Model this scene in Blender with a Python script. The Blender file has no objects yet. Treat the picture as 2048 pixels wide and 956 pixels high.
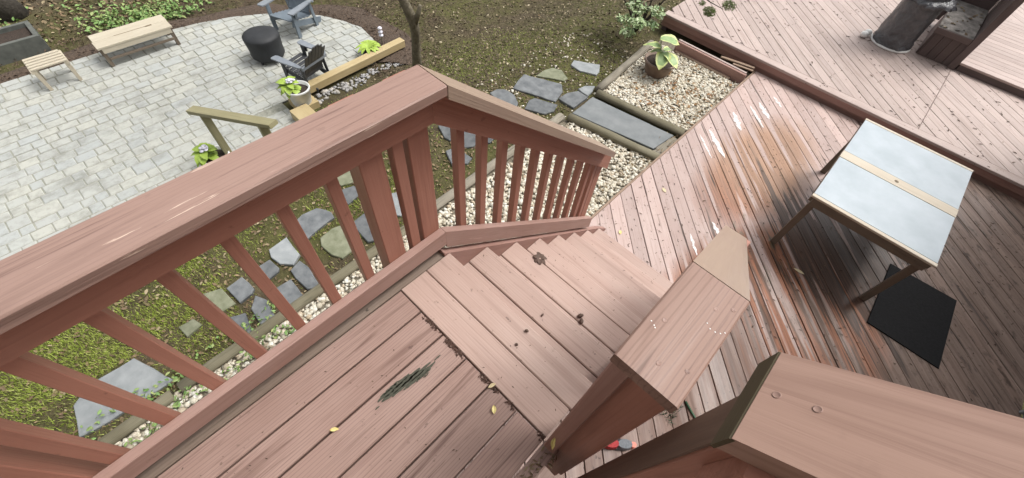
import bpy, bmesh, math, random
import numpy as np
from mathutils import Vector, Matrix
R = math.radians
random.seed(7); rng = np.random.default_rng(7)
scn = bpy.context.scene; col = scn.collection

# ------------------------------------------------------------------ camera, world, sun, exposure
CAM = Vector((0.88528, -0.67372, 1.70760))
rows = [(0.72044331, 0.6894776, 0.07471323), (0.59798112, -0.5630212, -0.57046094), (-0.35125491, 0.45566187, -0.81791947)]
cam_d = bpy.data.cameras.new('camera'); cam = bpy.data.objects.new('camera', cam_d); col.objects.link(cam)
r0, r1, r2 = rows
cam.matrix_world = Matrix(((r0[0], -r1[0], -r2[0], CAM.x), (r0[1], -r1[1], -r2[1], CAM.y), (r0[2], -r1[2], -r2[2], CAM.z), (0, 0, 0, 1)))
cam_d.sensor_width = 36; cam_d.lens = 834.645 / 2048 * 36; cam_d.clip_start = 0.02; cam_d.clip_end = 500
scn.camera = cam
SUN_EL, SUN_AZ = R(60), R(58)          # azimuth of the direction towards the sun, from +X
w = bpy.data.worlds.new('World'); scn.world = w; w.use_nodes = True
wn = w.node_tree.nodes; wl = w.node_tree.links
bg = wn['Background']; sky = wn.new('ShaderNodeTexSky'); sky.sky_type = 'NISHITA'; sky.sun_disc = False
sky.sun_elevation = SUN_EL; sky.sun_rotation = R(90) - SUN_AZ
sky.air_density = 1.0; sky.dust_density = 6.0; sky.ozone_density = 0.6
hs = wn.new('ShaderNodeHueSaturation'); hs.inputs['Saturation'].default_value = 0.12
wl.new(sky.outputs[0], hs.inputs['Color']); wl.new(hs.outputs[0], bg.inputs['Color']); bg.inputs['Strength'].default_value = 0.15
sd = bpy.data.lights.new('sun', 'SUN'); sd.energy = 1.3; sd.angle = R(20); sd.color = (1.0, 0.965, 0.90)
so = bpy.data.objects.new('sun', sd); col.objects.link(so)
dvec = Vector((math.cos(SUN_EL) * math.cos(SUN_AZ), math.cos(SUN_EL) * math.sin(SUN_AZ), math.sin(SUN_EL)))
so.rotation_euler = dvec.to_track_quat('Z', 'Y').to_euler(); so.location = dvec * 20
scn.view_settings.view_transform = 'Standard'; scn.view_settings.look = 'None'; scn.view_settings.gamma = 1
scn.view_settings.use_curve_mapping = False; scn.view_settings.exposure = 0.55

# ------------------------------------------------------------------ levels
RISE, RUN = 0.2155, 0.2624
ZD = -1.724        # lower deck
ZR = -1.545        # raised deck
ZG = -1.80         # gravel and stepping stones
ZP = -2.50         # paver patio
SL = RISE / RUN
A45 = math.sqrt(0.5)

# ------------------------------------------------------------------ node helpers
class NT:
    def __init__(s, name):
        s.m = bpy.data.materials.new(name); s.m.use_nodes = True; s.t = s.m.node_tree
        s.b = s.t.nodes['Principled BSDF']
    def n(s, typ, **kw):
        nd = s.t.nodes.new(typ)
        for k, v in kw.items():
            if k.startswith('i_'): nd.inputs[k[2:].replace('_', ' ')].default_value = v
            else: setattr(nd, k, v)
        return nd
    def l(s, a, b): s.t.links.new(a, b)
    def coord(s, scale=(1, 1, 1), kind='Object', rand=True, loc=None):
        tc = s.n('ShaderNodeTexCoord'); src = tc.outputs[kind]
        if kind == 'World':
            pass
        if rand:
            oi = s.n('ShaderNodeObjectInfo'); ml = s.n('ShaderNodeMath', operation='MULTIPLY'); ml.inputs[1].default_value = 57.3
            s.l(oi.outputs['Random'], ml.inputs[0])
            va = s.n('ShaderNodeVectorMath', operation='ADD'); s.l(src, va.inputs[0]); s.l(ml.outputs[0], va.inputs[1]); src = va.outputs[0]
        mp = s.n('ShaderNodeMapping'); mp.inputs['Scale'].default_value = scale
        s.l(src, mp.inputs['Vector']); return mp.outputs[0]
    def world(s, scale=(1, 1, 1), rot=0.0):
        g = s.n('ShaderNodeNewGeometry'); mp = s.n('ShaderNodeMapping'); mp.inputs['Scale'].default_value = scale
        mp.inputs['Rotation'].default_value = (0, 0, rot); s.l(g.outputs['Position'], mp.inputs['Vector']); return mp.outputs[0]
    def noise(s, vec, scale=1.0, detail=4.0, rough=0.55, dist=0.0):
        nz = s.n('ShaderNodeTexNoise'); nz.inputs['Scale'].default_value = scale; nz.inputs['Detail'].default_value = detail
        nz.inputs['Roughness'].default_value = rough; nz.inputs['Distortion'].default_value = dist
        s.l(vec, nz.inputs['Vector']); return nz.outputs['Fac']
    def ramp(s, fac, a, b, lo=0.0, hi=1.0):
        mr = s.n('ShaderNodeMapRange'); mr.inputs[1].default_value = a; mr.inputs[2].default_value = b
        mr.inputs[3].default_value = lo; mr.inputs[4].default_value = hi; mr.clamp = True
        s.l(fac, mr.inputs[0]); return mr.outputs[0]
    def mix(s, fac, a, b, mode='MIX'):
        mx = s.n('ShaderNodeMix', data_type='RGBA', blend_type=mode)
        for i, v in ((0, fac), (6, a), (7, b)):
            if isinstance(v, (int, float)): mx.inputs[i].default_value = v
            elif isinstance(v, (tuple, list)): mx.inputs[i].default_value = (*v[:3], 1)
            else: s.l(v, mx.inputs[i])
        return mx.outputs[2]
    def math(s, op, a, b=0.0, clamp=False):
        nd = s.n('ShaderNodeMath', operation=op); nd.use_clamp = clamp
        for i, v in ((0, a), (1, b)):
            if isinstance(v, (int, float)): nd.inputs[i].default_value = v
            else: s.l(v, nd.inputs[i])
        return nd.outputs[0]
    def bump(s, h, strength=0.4, dist=0.004):
        b = s.n('ShaderNodeBump'); b.inputs['Strength'].default_value = strength; b.inputs['Distance'].default_value = dist
        s.l(h, b.inputs['Height']); s.l(b.outputs[0], s.b.inputs['Normal'])
    def out(s, colr, rough=0.6, spec=0.4):
        if isinstance(colr, (tuple, list)): s.b.inputs['Base Color'].default_value = (*colr[:3], 1)
        else: s.l(colr, s.b.inputs['Base Color'])
        if isinstance(rough, (int, float)): s.b.inputs['Roughness'].default_value = rough
        else: s.l(rough, s.b.inputs['Roughness'])
        s.b.inputs['Specular IOR Level'].default_value = spec
        return s.m
    def tint(s, colr, amt=0.25):
        oi = s.n('ShaderNodeObjectInfo'); f = s.ramp(oi.outputs['Random'], 0, 1, 1 - amt, 1 + amt)
        cb = s.n('ShaderNodeCombineColor'); [s.l(f, cb.inputs[i]) for i in range(3)]
        return s.mix(1.0, colr, cb.outputs[0], 'MULTIPLY')

def wood(name, base, light, dark, rough=0.5, grain=0.6, bare=None, bare_lo=0.66, bare_hi=0.7, tint=0.07, spots=0.35, gs=1.0, spec=0.4, wvf=0.35):
    """painted or bare timber: grain runs along the piece's own X"""
    t = NT(name)
    g1 = t.noise(t.coord((2.2 * gs, 70 * gs, 70 * gs)), 1, 5, 0.6, 0.6)
    g2 = t.noise(t.coord((0.7, 14, 14)), 1, 4, 0.55, 0.8)
    bl = t.noise(t.coord((2.2, 4, 4)), 1, 5, 0.6)
    c = t.mix(t.ramp(bl, 0.3, 0.72), base, light)
    c = t.mix(t.ramp(g1, 0.55, 0.70, 0, grain * 0.8), c, dark)
    c = t.mix(t.ramp(g2, 0.58, 0.68, 0, grain * 0.55), c, dark)
    wv = t.n('ShaderNodeTexWave', wave_type='BANDS', bands_direction='Y'); wv.inputs['Scale'].default_value = 1.0; wv.inputs['Distortion'].default_value = 9.0; wv.inputs['Detail'].default_value = 3.0; wv.inputs['Detail Scale'].default_value = 0.55
    t.l(t.coord((1.1, 26 * gs, 26 * gs)), wv.inputs['Vector'])
    c = t.mix(t.ramp(wv.outputs['Fac'], 0.80, 1.0, 0, grain * wvf), c, dark)
    sp = t.noise(t.coord((24, 30, 30)), 1, 3, 0.6)
    c = t.mix(t.ramp(sp, 0.67, 0.75, 0, spots), c, tuple(x * 0.4 for x in dark))
    if bare:
        bm = t.noise(t.coord((3.0, 55, 55)), 1, 5, 0.62, 0.4); b2 = t.noise(t.coord((1.6, 5, 5)), 1, 3, 0.5)
        f = t.math('MULTIPLY', t.ramp(bm, bare_lo, bare_hi), t.ramp(b2, 0.46, 0.6))
        c = t.mix(f, c, bare)
    c = t.tint(c, tint)
    t.bump(t.math('ADD', t.math('MULTIPLY', g1, -1.0), t.math('MULTIPLY', g2, -0.7)), 0.45, 0.0035)
    return t.out(c, t.ramp(g2, 0.3, 0.7, rough - 0.1, rough + 0.12), spec)

M = {}
FADE, FADEL, FADED = (0.395, 0.285, 0.255), (0.46, 0.355, 0.325), (0.19, 0.12, 0.10)
RED, REDL, REDD = (0.345, 0.153, 0.108), (0.385, 0.185, 0.135), (0.15, 0.055, 0.037)
M['red'] = wood('red brown painted timber', RED, REDL, REDD, 0.5, 0.35, bare=(0.50, 0.30, 0.24), bare_lo=0.68, bare_hi=0.71, tint=0.06)
M['redface'] = wood('faded bottom rail paint', (0.33, 0.20, 0.165), (0.39, 0.26, 0.225), (0.17, 0.09, 0.07), 0.55, 0.45, bare=(0.5, 0.34, 0.28), bare_lo=0.68, bare_hi=0.71, tint=0.05)
M['olive'] = wood('grimy olive brown paint', (0.10, 0.060, 0.041), (0.13, 0.08, 0.056), (0.055, 0.034, 0.024), 0.6, 0.3, tint=0.04)  # grime plus the shade on the post's side, painted in as dark colour
M['cap'] = wood('faded rail cap paint', (0.272, 0.168, 0.136), (0.312, 0.205, 0.17), (0.10, 0.05, 0.04), 0.5, 0.8, bare=(0.58, 0.44, 0.36), bare_lo=0.632, bare_hi=0.655, tint=0.04, spots=0.15, wvf=0.12)
M['cap2'] = wood('faded tan rail cap paint', (0.25, 0.152, 0.118), (0.28, 0.178, 0.142), (0.10, 0.05, 0.037), 0.55, 0.8, tint=0.03, spots=0.08, gs=0.85, wvf=0.4)
M['cap3'] = wood('tan near rail cap', (0.355, 0.222, 0.172), (0.39, 0.25, 0.20), (0.17, 0.09, 0.066), 0.55, 0.6, tint=0.02, spots=0.08, gs=0.7, wvf=0.15)
M['land'] = wood('worn landing board paint', (0.272, 0.175, 0.145), (0.33, 0.226, 0.192), (0.115, 0.062, 0.05), 0.65, 1.0, tint=0.11, spots=0.5)
M['tread'] = wood('stair tread paint', (0.40, 0.278, 0.235), (0.445, 0.325, 0.278), (0.22, 0.14, 0.12), 0.6, 0.5, tint=0.10, spots=0.7)
M['raised'] = wood('raised deck board paint', (0.365, 0.285, 0.257), (0.43, 0.345, 0.315), (0.18, 0.13, 0.11), 0.6, 0.6, tint=0.08, spots=0.9)
M['fascia'] = wood('fascia paint', (0.29, 0.165, 0.135), (0.34, 0.205, 0.175), (0.14, 0.07, 0.055), 0.55, 0.35, tint=0.05)
M['algae'] = wood('mossy sawn timber end', (0.065, 0.052, 0.03), (0.10, 0.08, 0.045), (0.035, 0.03, 0.016), 0.8, 0.5, tint=0.1)
M['dirty'] = wood('dirty edge board', (0.25, 0.175, 0.125), (0.33, 0.235, 0.175), (0.085, 0.055, 0.036), 0.8, 0.6, tint=0.05, spots=0.8)
M['gutter'] = wood('dirt stained trim board', (0.155, 0.112, 0.085), (0.21, 0.16, 0.13), (0.05, 0.036, 0.026), 0.85, 0.6, tint=0.03, spots=0.9)
M['brown'] = wood('dark brown stained timber', (0.10, 0.072, 0.066), (0.135, 0.10, 0.094), (0.05, 0.036, 0.032), 0.55, 0.4, tint=0.08)
M['oldgrey'] = wood('weathered grey timber', (0.20, 0.175, 0.135), (0.31, 0.28, 0.225), (0.06, 0.052, 0.038), 0.85, 0.8, tint=0.1)
M['mosswood'] = wood('mossy landscape timber', (0.115, 0.10, 0.062), (0.20, 0.18, 0.125), (0.045, 0.042, 0.024), 0.9, 0.75, tint=0.1)
M['pine'] = wood('new yellow pine', (0.37, 0.285, 0.145), (0.45, 0.36, 0.205), (0.26, 0.17, 0.08), 0.6, 0.35, tint=0.03, spots=0.1)
M['treated'] = wood('greenish treated timber', (0.24, 0.215, 0.115), (0.31, 0.285, 0.17), (0.12, 0.105, 0.055), 0.75, 0.5, tint=0.05)
M['pale'] = wood('pale furniture timber', (0.43, 0.38, 0.29), (0.49, 0.44, 0.345), (0.25, 0.20, 0.15), 0.65, 0.35, tint=0.04, spots=0.15)
M['tableleg'] = wood('dull table timber', (0.135, 0.105, 0.078), (0.18, 0.145, 0.11), (0.07, 0.05, 0.037), 0.7, 0.5, tint=0.05)
M['strip'] = wood('pale table strip', (0.50, 0.43, 0.335), (0.56, 0.50, 0.41), (0.36, 0.28, 0.19), 0.5, 0.4, tint=0.02, spots=0.1)
M['palecap'] = wood('smooth faded cap', (0.31, 0.225, 0.18), (0.335, 0.25, 0.19), (0.23, 0.16, 0.125), 0.4, 0.2, tint=0.02, spots=0.05)

def deck_mat():
    t = NT('worn lower deck boards')
    g1 = t.noise(t.coord((2.2, 60, 60)), 1, 5, 0.6, 0.6); g2 = t.noise(t.coord((0.9, 13, 13)), 1, 4, 0.55, 0.8)
    bl = t.noise(t.coord((2.0, 4, 4)), 1, 5, 0.6)
    c = t.mix(t.ramp(bl, 0.3, 0.72), FADE, FADEL)
    c = t.mix(t.ramp(g1, 0.56, 0.74, 0, 0.55), c, FADED)
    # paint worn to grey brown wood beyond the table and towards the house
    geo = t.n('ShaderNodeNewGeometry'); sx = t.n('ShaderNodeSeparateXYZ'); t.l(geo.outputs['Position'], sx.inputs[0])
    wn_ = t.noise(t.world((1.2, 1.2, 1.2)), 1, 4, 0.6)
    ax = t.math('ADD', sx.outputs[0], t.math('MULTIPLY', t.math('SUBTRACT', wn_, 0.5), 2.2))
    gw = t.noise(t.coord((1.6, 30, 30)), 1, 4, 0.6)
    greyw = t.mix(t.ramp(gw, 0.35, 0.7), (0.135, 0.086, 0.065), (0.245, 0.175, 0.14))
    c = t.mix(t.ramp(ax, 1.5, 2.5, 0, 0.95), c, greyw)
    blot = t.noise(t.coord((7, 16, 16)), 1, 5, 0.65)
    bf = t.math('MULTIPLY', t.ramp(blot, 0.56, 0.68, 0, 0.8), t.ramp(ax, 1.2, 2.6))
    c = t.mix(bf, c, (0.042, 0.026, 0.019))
    # bare orange streaks along the traffic line from the stair foot to the mat
    def blob(cx, cy, rx, ry):
        a = t.math('MULTIPLY', t.math('SUBTRACT', sx.outputs[0], cx), 1 / rx); b = t.math('MULTIPLY', t.math('SUBTRACT', sx.outputs[1], cy), 1 / ry)
        d = t.math('ADD', t.math('MULTIPLY', a, a), t.math('MULTIPLY', b, b)); return t.ramp(d, 0.2, 1.3, 1, 0)
    st = t.noise(t.coord((0.55, 9, 9)), 1, 3, 0.5)
    m1 = t.math('MAXIMUM', blob(1.72, 2.2, 0.95, 1.5), t.math('MULTIPLY', blob(0.75, 4.2, 0.6, 1.3), 0.55))
    st2 = t.noise(t.coord((0.8, 16, 16)), 1, 3, 0.5)
    of = t.math('MULTIPLY', t.ramp(t.math('ADD', st, t.math('MULTIPLY', t.math('SUBTRACT', st2, 0.5), 0.6)), 0.37, 0.43), t.ramp(m1, 0.08, 0.45))
    og = t.mix(t.ramp(g1, 0.35, 0.68), (0.33, 0.135, 0.072), (0.14, 0.060, 0.035))
    og = t.mix(t.ramp(sx.outputs[1], 3.2, 4.0, 0, 0.75), og, t.mix(t.ramp(g1, 0.35, 0.68), (0.37, 0.235, 0.155), (0.27, 0.165, 0.11)))
    c = t.mix(of, c, og)
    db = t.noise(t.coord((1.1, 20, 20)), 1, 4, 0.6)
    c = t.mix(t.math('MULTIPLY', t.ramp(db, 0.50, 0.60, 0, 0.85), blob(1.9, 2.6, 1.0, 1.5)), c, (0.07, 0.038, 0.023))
    al = t.noise(t.coord((5, 9, 9)), 1, 5, 0.65)
    c = t.mix(t.math('MULTIPLY', t.ramp(al, 0.56, 0.68, 0, 0.7), blob(1.25, 3.2, 0.7, 0.9)), c, (0.12, 0.115, 0.075))
    wet_shade = t.math('ADD', blob(1.98, 3.75, 0.85, 1.0), t.math('ADD', t.math('MULTIPLY', t.math('SUBTRACT', st, 0.5), 3.0), t.math('MULTIPLY', t.math('SUBTRACT', db, 0.5), 2.2)))
    c = t.mix(t.ramp(wet_shade, 0.45, 0.62, 0, 0.82), c, t.mix(t.ramp(g1, 0.4, 0.65), (0.062, 0.038, 0.028), (0.024, 0.016, 0.012)))  # damp stain under the table, with the table's shade painted in
    c = t.mix(t.math('MULTIPLY', t.ramp(t.math('ADD', blob(1.45, 0.75, 0.85, 1.45), t.math('MULTIPLY', t.math('SUBTRACT', gw, 0.5), 1.2)), 0.1, 0.55), 0.85), c, t.mix(t.ramp(gw, 0.4, 0.65), (0.15, 0.092, 0.072), (0.235, 0.16, 0.13)))
    sp = t.noise(t.coord((26, 34, 34)), 1, 3, 0.6)
    c = t.mix(t.ramp(sp, 0.64, 0.71, 0, 0.85), c, (0.06, 0.035, 0.026))
    c = t.tint(c, 0.13)
    t.bump(t.math('ADD', t.math('MULTIPLY', g1, -1.0), t.math('MULTIPLY', g2, -0.7)), 0.5, 0.004)
    wet = t.noise(t.coord((0.8, 5, 5)), 1, 3, 0.5)
    return t.out(c, t.ramp(wet, 0.40, 0.62, 0.65, 0.36), 0.4)
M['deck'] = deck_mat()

def simple(name, a, b, scale=8, rough=0.7, bump=0.2, bd=0.004, rand=0.0, isl=0.0, spec=0.4, detail=5):
    t = NT(name); n = t.noise(t.coord((scale,) * 3), 1, detail, 0.6)
    c = t.mix(t.ramp(n, 0.32, 0.68), a, b)
    if rand: c = t.tint(c, rand)
    if isl:
        g = t.n('ShaderNodeNewGeometry'); f = t.ramp(g.outputs['Random Per Island'], 0, 1, 1 - isl, 1 + isl)
        cb = t.n('ShaderNodeCombineColor'); [t.l(f, cb.inputs[i]) for i in range(3)]; c = t.mix(1.0, c, cb.outputs[0], 'MULTIPLY')
    if bump: t.bump(n, bump, bd)
    return t.out(c, rough, spec)
def palette(name, cols, rough=0.7, noise=0.3, scale=30, spec=0.35, trans=0.0):
    t = NT(name); g = t.n('ShaderNodeNewGeometry'); cr = t.n('ShaderNodeValToRGB'); cr.color_ramp.interpolation = 'LINEAR'
    e = cr.color_ramp.elements
    while len(e) < len(cols): e.new(0.5)
    for i, c in enumerate(cols): e[i].position = i / max(1, len(cols) - 1); e[i].color = (*c, 1)
    t.l(g.outputs['Random Per Island'], cr.inputs[0])
    n = t.noise(t.coord((scale,) * 3, rand=False), 1, 3, 0.6)
    c = t.mix(t.ramp(n, 0.35, 0.7, 0, noise), cr.outputs[0], (0.06, 0.05, 0.03))
    if trans: t.b.inputs['Subsurface Weight'].default_value = 0
    return t.out(c, rough, spec)
M['slate'] = simple('blue grey slate', (0.085, 0.092, 0.097), (0.165, 0.173, 0.178), 11, 0.6, 0.6, 0.006, rand=0.2)
M['slate2'] = simple('pale grey flagstone', (0.20, 0.215, 0.22), (0.29, 0.305, 0.31), 9, 0.6, 0.4, 0.005, rand=0.12)
M['mosslate'] = simple('mossy green flagstone', (0.13, 0.14, 0.085), (0.22, 0.225, 0.155), 14, 0.8, 0.5, 0.006, rand=0.1)
M['bluestone'] = simple('bluestone slab', (0.135, 0.147, 0.152), (0.195, 0.205, 0.208), 6, 0.6, 0.3, 0.004)
def paver_mat():
    t = NT('tumbled concrete paver'); n = t.noise(t.coord((12,) * 3), 1, 5, 0.65); n2 = t.noise(t.coord((70,) * 3), 1, 2, 0.5)
    oi = t.n('ShaderNodeObjectInfo'); cr = t.n('ShaderNodeValToRGB'); cr.color_ramp.interpolation = 'LINEAR'
    g = t.n('ShaderNodeNewGeometry'); rr = t.math('FRACT', t.math('ADD', oi.outputs['Random'], g.outputs['Random Per Island']))
    cols = [(0.365, 0.374, 0.358), (0.395, 0.397, 0.36), (0.375, 0.383, 0.366), (0.415, 0.413, 0.368), (0.36, 0.374, 0.364), (0.39, 0.396, 0.366)]
    e = cr.color_ramp.elements
    while len(e) < len(cols): e.new(0.5)
    for i, c in enumerate(cols): e[i].position = i / (len(cols) - 1); e[i].color = (*c, 1)
    t.l(rr, cr.inputs[0])
    c = t.mix(t.ramp(n, 0.48, 0.72, 0, 0.6), cr.outputs[0], (0.24, 0.24, 0.21))
    big = t.noise(t.world((2.6, 1.6, 1.6)), 1, 6, 0.72)
    c = t.mix(t.ramp(big, 0.50, 0.66, 0, 0.62), c, (0.20, 0.20, 0.175))
    t.bump(t.math('ADD', n, t.math('MULTIPLY', n2, 0.4)), 0.4, 0.005)
    return t.out(c, 0.8, 0.3)
M['paver'] = paver_mat()
M['joint'] = simple('sandy joint', (0.19, 0.19, 0.155), (0.33, 0.33, 0.28), 20, 0.95)
M['pebble'] = palette('white river pebbles', [(0.52, 0.47, 0.36), (0.64, 0.60, 0.51), (0.43, 0.34, 0.235), (0.70, 0.68, 0.61), (0.57, 0.53, 0.43), (0.34, 0.29, 0.21), (0.66, 0.63, 0.55), (0.60, 0.54, 0.42), (0.25, 0.20, 0.14)], 0.55, 0.12, 40)
M['rock'] = palette('grey river rocks', [(0.22, 0.22, 0.225), (0.36, 0.345, 0.33), (0.29, 0.29, 0.30), (0.42, 0.39, 0.35), (0.18, 0.185, 0.19)], 0.6, 0.2, 30)
M['grass'] = palette('grass blades', [(0.25, 0.33, 0.045), (0.37, 0.44, 0.09), (0.29, 0.37, 0.06), (0.46, 0.47, 0.18), (0.33, 0.40, 0.07), (0.20, 0.28, 0.035)], 0.6, 0.1)
M['ivy'] = palette('groundcover leaves', [(0.11, 0.21, 0.055), (0.19, 0.31, 0.09), (0.28, 0.33, 0.12), (0.14, 0.25, 0.08)], 0.55, 0.1)
M['litter'] = palette('dry leaf litter', [(0.13, 0.085, 0.045), (0.25, 0.185, 0.10), (0.075, 0.05, 0.028), (0.36, 0.29, 0.18), (0.16, 0.115, 0.06), (0.20, 0.13, 0.075), (0.10, 0.07, 0.04)], 0.7, 0.2)
M['deckbits'] = palette('dark twigs and seed bits', [(0.045, 0.028, 0.02), (0.085, 0.05, 0.035), (0.03, 0.02, 0.015), (0.14, 0.09, 0.06), (0.055, 0.035, 0.025)], 0.8, 0.1)
M['mulch'] = palette('shredded bark mulch', [(0.075, 0.048, 0.034), (0.12, 0.08, 0.055), (0.05, 0.032, 0.024), (0.16, 0.11, 0.075)], 0.85, 0.2)
M['yleaf'] = simple('yellow fallen leaf', (0.62, 0.50, 0.16), (0.72, 0.62, 0.28), 60, 0.5, 0.1)
M['tanleaf'] = simple('tan fallen leaf', (0.55, 0.45, 0.27), (0.64, 0.55, 0.36), 60, 0.5, 0.1)
M['brownleaf'] = simple('dark brown dead leaf', (0.075, 0.045, 0.034), (0.13, 0.085, 0.065), 70, 0.7, 0.3)
M['metal'] = simple('blue grey zinc sheet', (0.34, 0.39, 0.425), (0.42, 0.47, 0.51), 4, 0.30, 0.05, 0.002, spec=0.5)
M['knot'] = simple('pine knot', (0.10, 0.075, 0.045), (0.2, 0.15, 0.09), 60, 0.6, 0)
M['mat'] = simple('black rubber mat', (0.008, 0.008, 0.009), (0.014, 0.014, 0.015), 60, 0.85, 0.4, 0.003, spec=0.2)
M['cover'] = simple('black vinyl cover', (0.045, 0.045, 0.05), (0.085, 0.085, 0.094), 11, 0.24, 0.8, 0.05, spec=0.9)
M['firecover'] = simple('charcoal fabric cover', (0.017, 0.018, 0.020), (0.03, 0.032, 0.035), 5, 0.62, 0.3, 0.02)
M['chair1'] = simple('slate blue resin', (0.12, 0.15, 0.18), (0.16, 0.19, 0.22), 6, 0.5, 0.1)
M['chair2'] = simple('charcoal resin', (0.035, 0.037, 0.042), (0.055, 0.057, 0.062), 6, 0.5, 0.1)
M['chairarm'] = simple('dusty grey resin', (0.17, 0.19, 0.215), (0.22, 0.24, 0.265), 8, 0.6, 0.1)
M['white'] = simple('white plastic', (0.74, 0.73, 0.70), (0.8, 0.79, 0.77), 10, 0.4, 0.05)
M['potwhite'] = simple('chalky white glazed pot', (0.56, 0.57, 0.56), (0.70, 0.70, 0.68), 9, 0.5, 0.1)
M['terra'] = simple('brown clay pot', (0.17, 0.115, 0.085), (0.25, 0.18, 0.14), 9, 0.6, 0.2)
M['soil'] = simple('dark potting soil', (0.022, 0.016, 0.012), (0.06, 0.042, 0.032), 60, 0.95, 0.8, 0.01)
M['hosta'] = simple('hosta leaf green', (0.20, 0.30, 0.115), (0.29, 0.39, 0.175), 16, 0.45, 0.1)
M['hostaedge'] = simple('hosta leaf cream margin', (0.48, 0.54, 0.19), (0.55, 0.60, 0.27), 16, 0.45, 0.1)
M['lime'] = palette('lime green leaves', [(0.22, 0.36, 0.045), (0.36, 0.46, 0.09), (0.29, 0.42, 0.06), (0.42, 0.50, 0.14)], 0.45, 0.15, 20)
M['shrub'] = palette('shrub leaves', [(0.20, 0.31, 0.13), (0.44, 0.54, 0.29), (0.32, 0.44, 0.20), (0.56, 0.63, 0.42), (0.13, 0.22, 0.09)], 0.5, 0.15, 20)
M['needles'] = palette('feathery needles', [(0.12, 0.17, 0.06), (0.20, 0.26, 0.10), (0.27, 0.30, 0.14)], 0.6, 0.1, 20)
M['flower'] = simple('pale lavender petals', (0.62, 0.60, 0.72), (0.78, 0.77, 0.82), 40, 0.5, 0.1)
M['stem'] = simple('green stem', (0.10, 0.16, 0.05), (0.16, 0.22, 0.08), 30, 0.6, 0.1)
M['bark'] = simple('grey brown bark', (0.10, 0.085, 0.058), (0.19, 0.165, 0.115), 22, 0.9, 0.9, 0.02)
M['barkdark'] = simple('dark bark', (0.035, 0.03, 0.024), (0.07, 0.06, 0.048), 18, 0.9, 0.9, 0.02)
M['stonebox'] = simple('grey weathered concrete', (0.075, 0.08, 0.072), (0.13, 0.135, 0.12), 7, 0.85, 0.4)
M['shelf'] = simple('littered grey shelf top', (0.12, 0.11, 0.10), (0.35, 0.32, 0.295), 9, 0.8, 0.5, 0.01)
M['siding'] = simple('brown house siding', (0.42, 0.385, 0.34), (0.46, 0.42, 0.375), 6, 0.7, 0.1)  # unseen siding made pale so it bounces light onto the newel
M['glass'] = simple('dark door glass', (0.01, 0.012, 0.014), (0.015, 0.017, 0.02), 2, 0.06, 0)
M['alu'] = simple('grey aluminium frame', (0.25, 0.27, 0.28), (0.32, 0.34, 0.35), 12, 0.4, 0.05)
M['redfab'] = simple('red woven fabric', (0.33, 0.02, 0.025), (0.42, 0.045, 0.045), 60, 0.7, 0.4)
M['greyfab'] = simple('grey mesh fabric', (0.13, 0.145, 0.165), (0.20, 0.215, 0.235), 90, 0.7, 0.4)
M['coral'] = simple('coral rubber', (0.72, 0.20, 0.14), (0.78, 0.26, 0.2), 20, 0.5, 0.1)
M['greenpl'] = simple('green bristles', (0.03, 0.085, 0.045), (0.07, 0.13, 0.075), 30, 0.5, 0.1)
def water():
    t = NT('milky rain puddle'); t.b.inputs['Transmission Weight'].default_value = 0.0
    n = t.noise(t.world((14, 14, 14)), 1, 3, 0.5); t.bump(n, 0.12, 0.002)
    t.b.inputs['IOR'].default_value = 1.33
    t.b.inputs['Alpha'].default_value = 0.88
    return t.out(t.mix(t.ramp(t.noise(t.world((34, 34, 34)), 1, 4, 0.6), 0.54, 0.66), (0.78, 0.75, 0.74), (0.50, 0.40, 0.37)), 0.10, 1.0)  # pale colour stands in for sky reflected off the water
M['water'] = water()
def ground_mat():
    t = NT('mossy leaf strewn soil'); a = t.noise(t.world((0.8, 0.8, 0.8)), 1, 6, 0.65); b = t.noise(t.world((9, 9, 9)), 1, 6, 0.7); c3 = t.noise(t.world((38, 38, 38)), 1, 4, 0.7)
    soil = t.mix(t.ramp(b, 0.35, 0.65), (0.052, 0.040, 0.025), (0.105, 0.082, 0.052))
    moss = t.mix(t.ramp(b, 0.35, 0.65), (0.062, 0.062, 0.022), (0.105, 0.10, 0.038))
    c = t.mix(t.ramp(a, 0.40, 0.58), soil, moss)
    c = t.mix(t.ramp(c3, 0.56, 0.72, 0, 0.6), c, (0.20, 0.155, 0.085))
    t.bump(t.math('ADD', b, c3), 0.8, 0.03); return t.out(c, 0.95, 0.2)
M['ground'] = ground_mat()
M['gbase'] = simple('gravel bedding soil', (0.10, 0.085, 0.06), (0.24, 0.21, 0.16), 40, 0.95, 0.6, 0.01)

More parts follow.
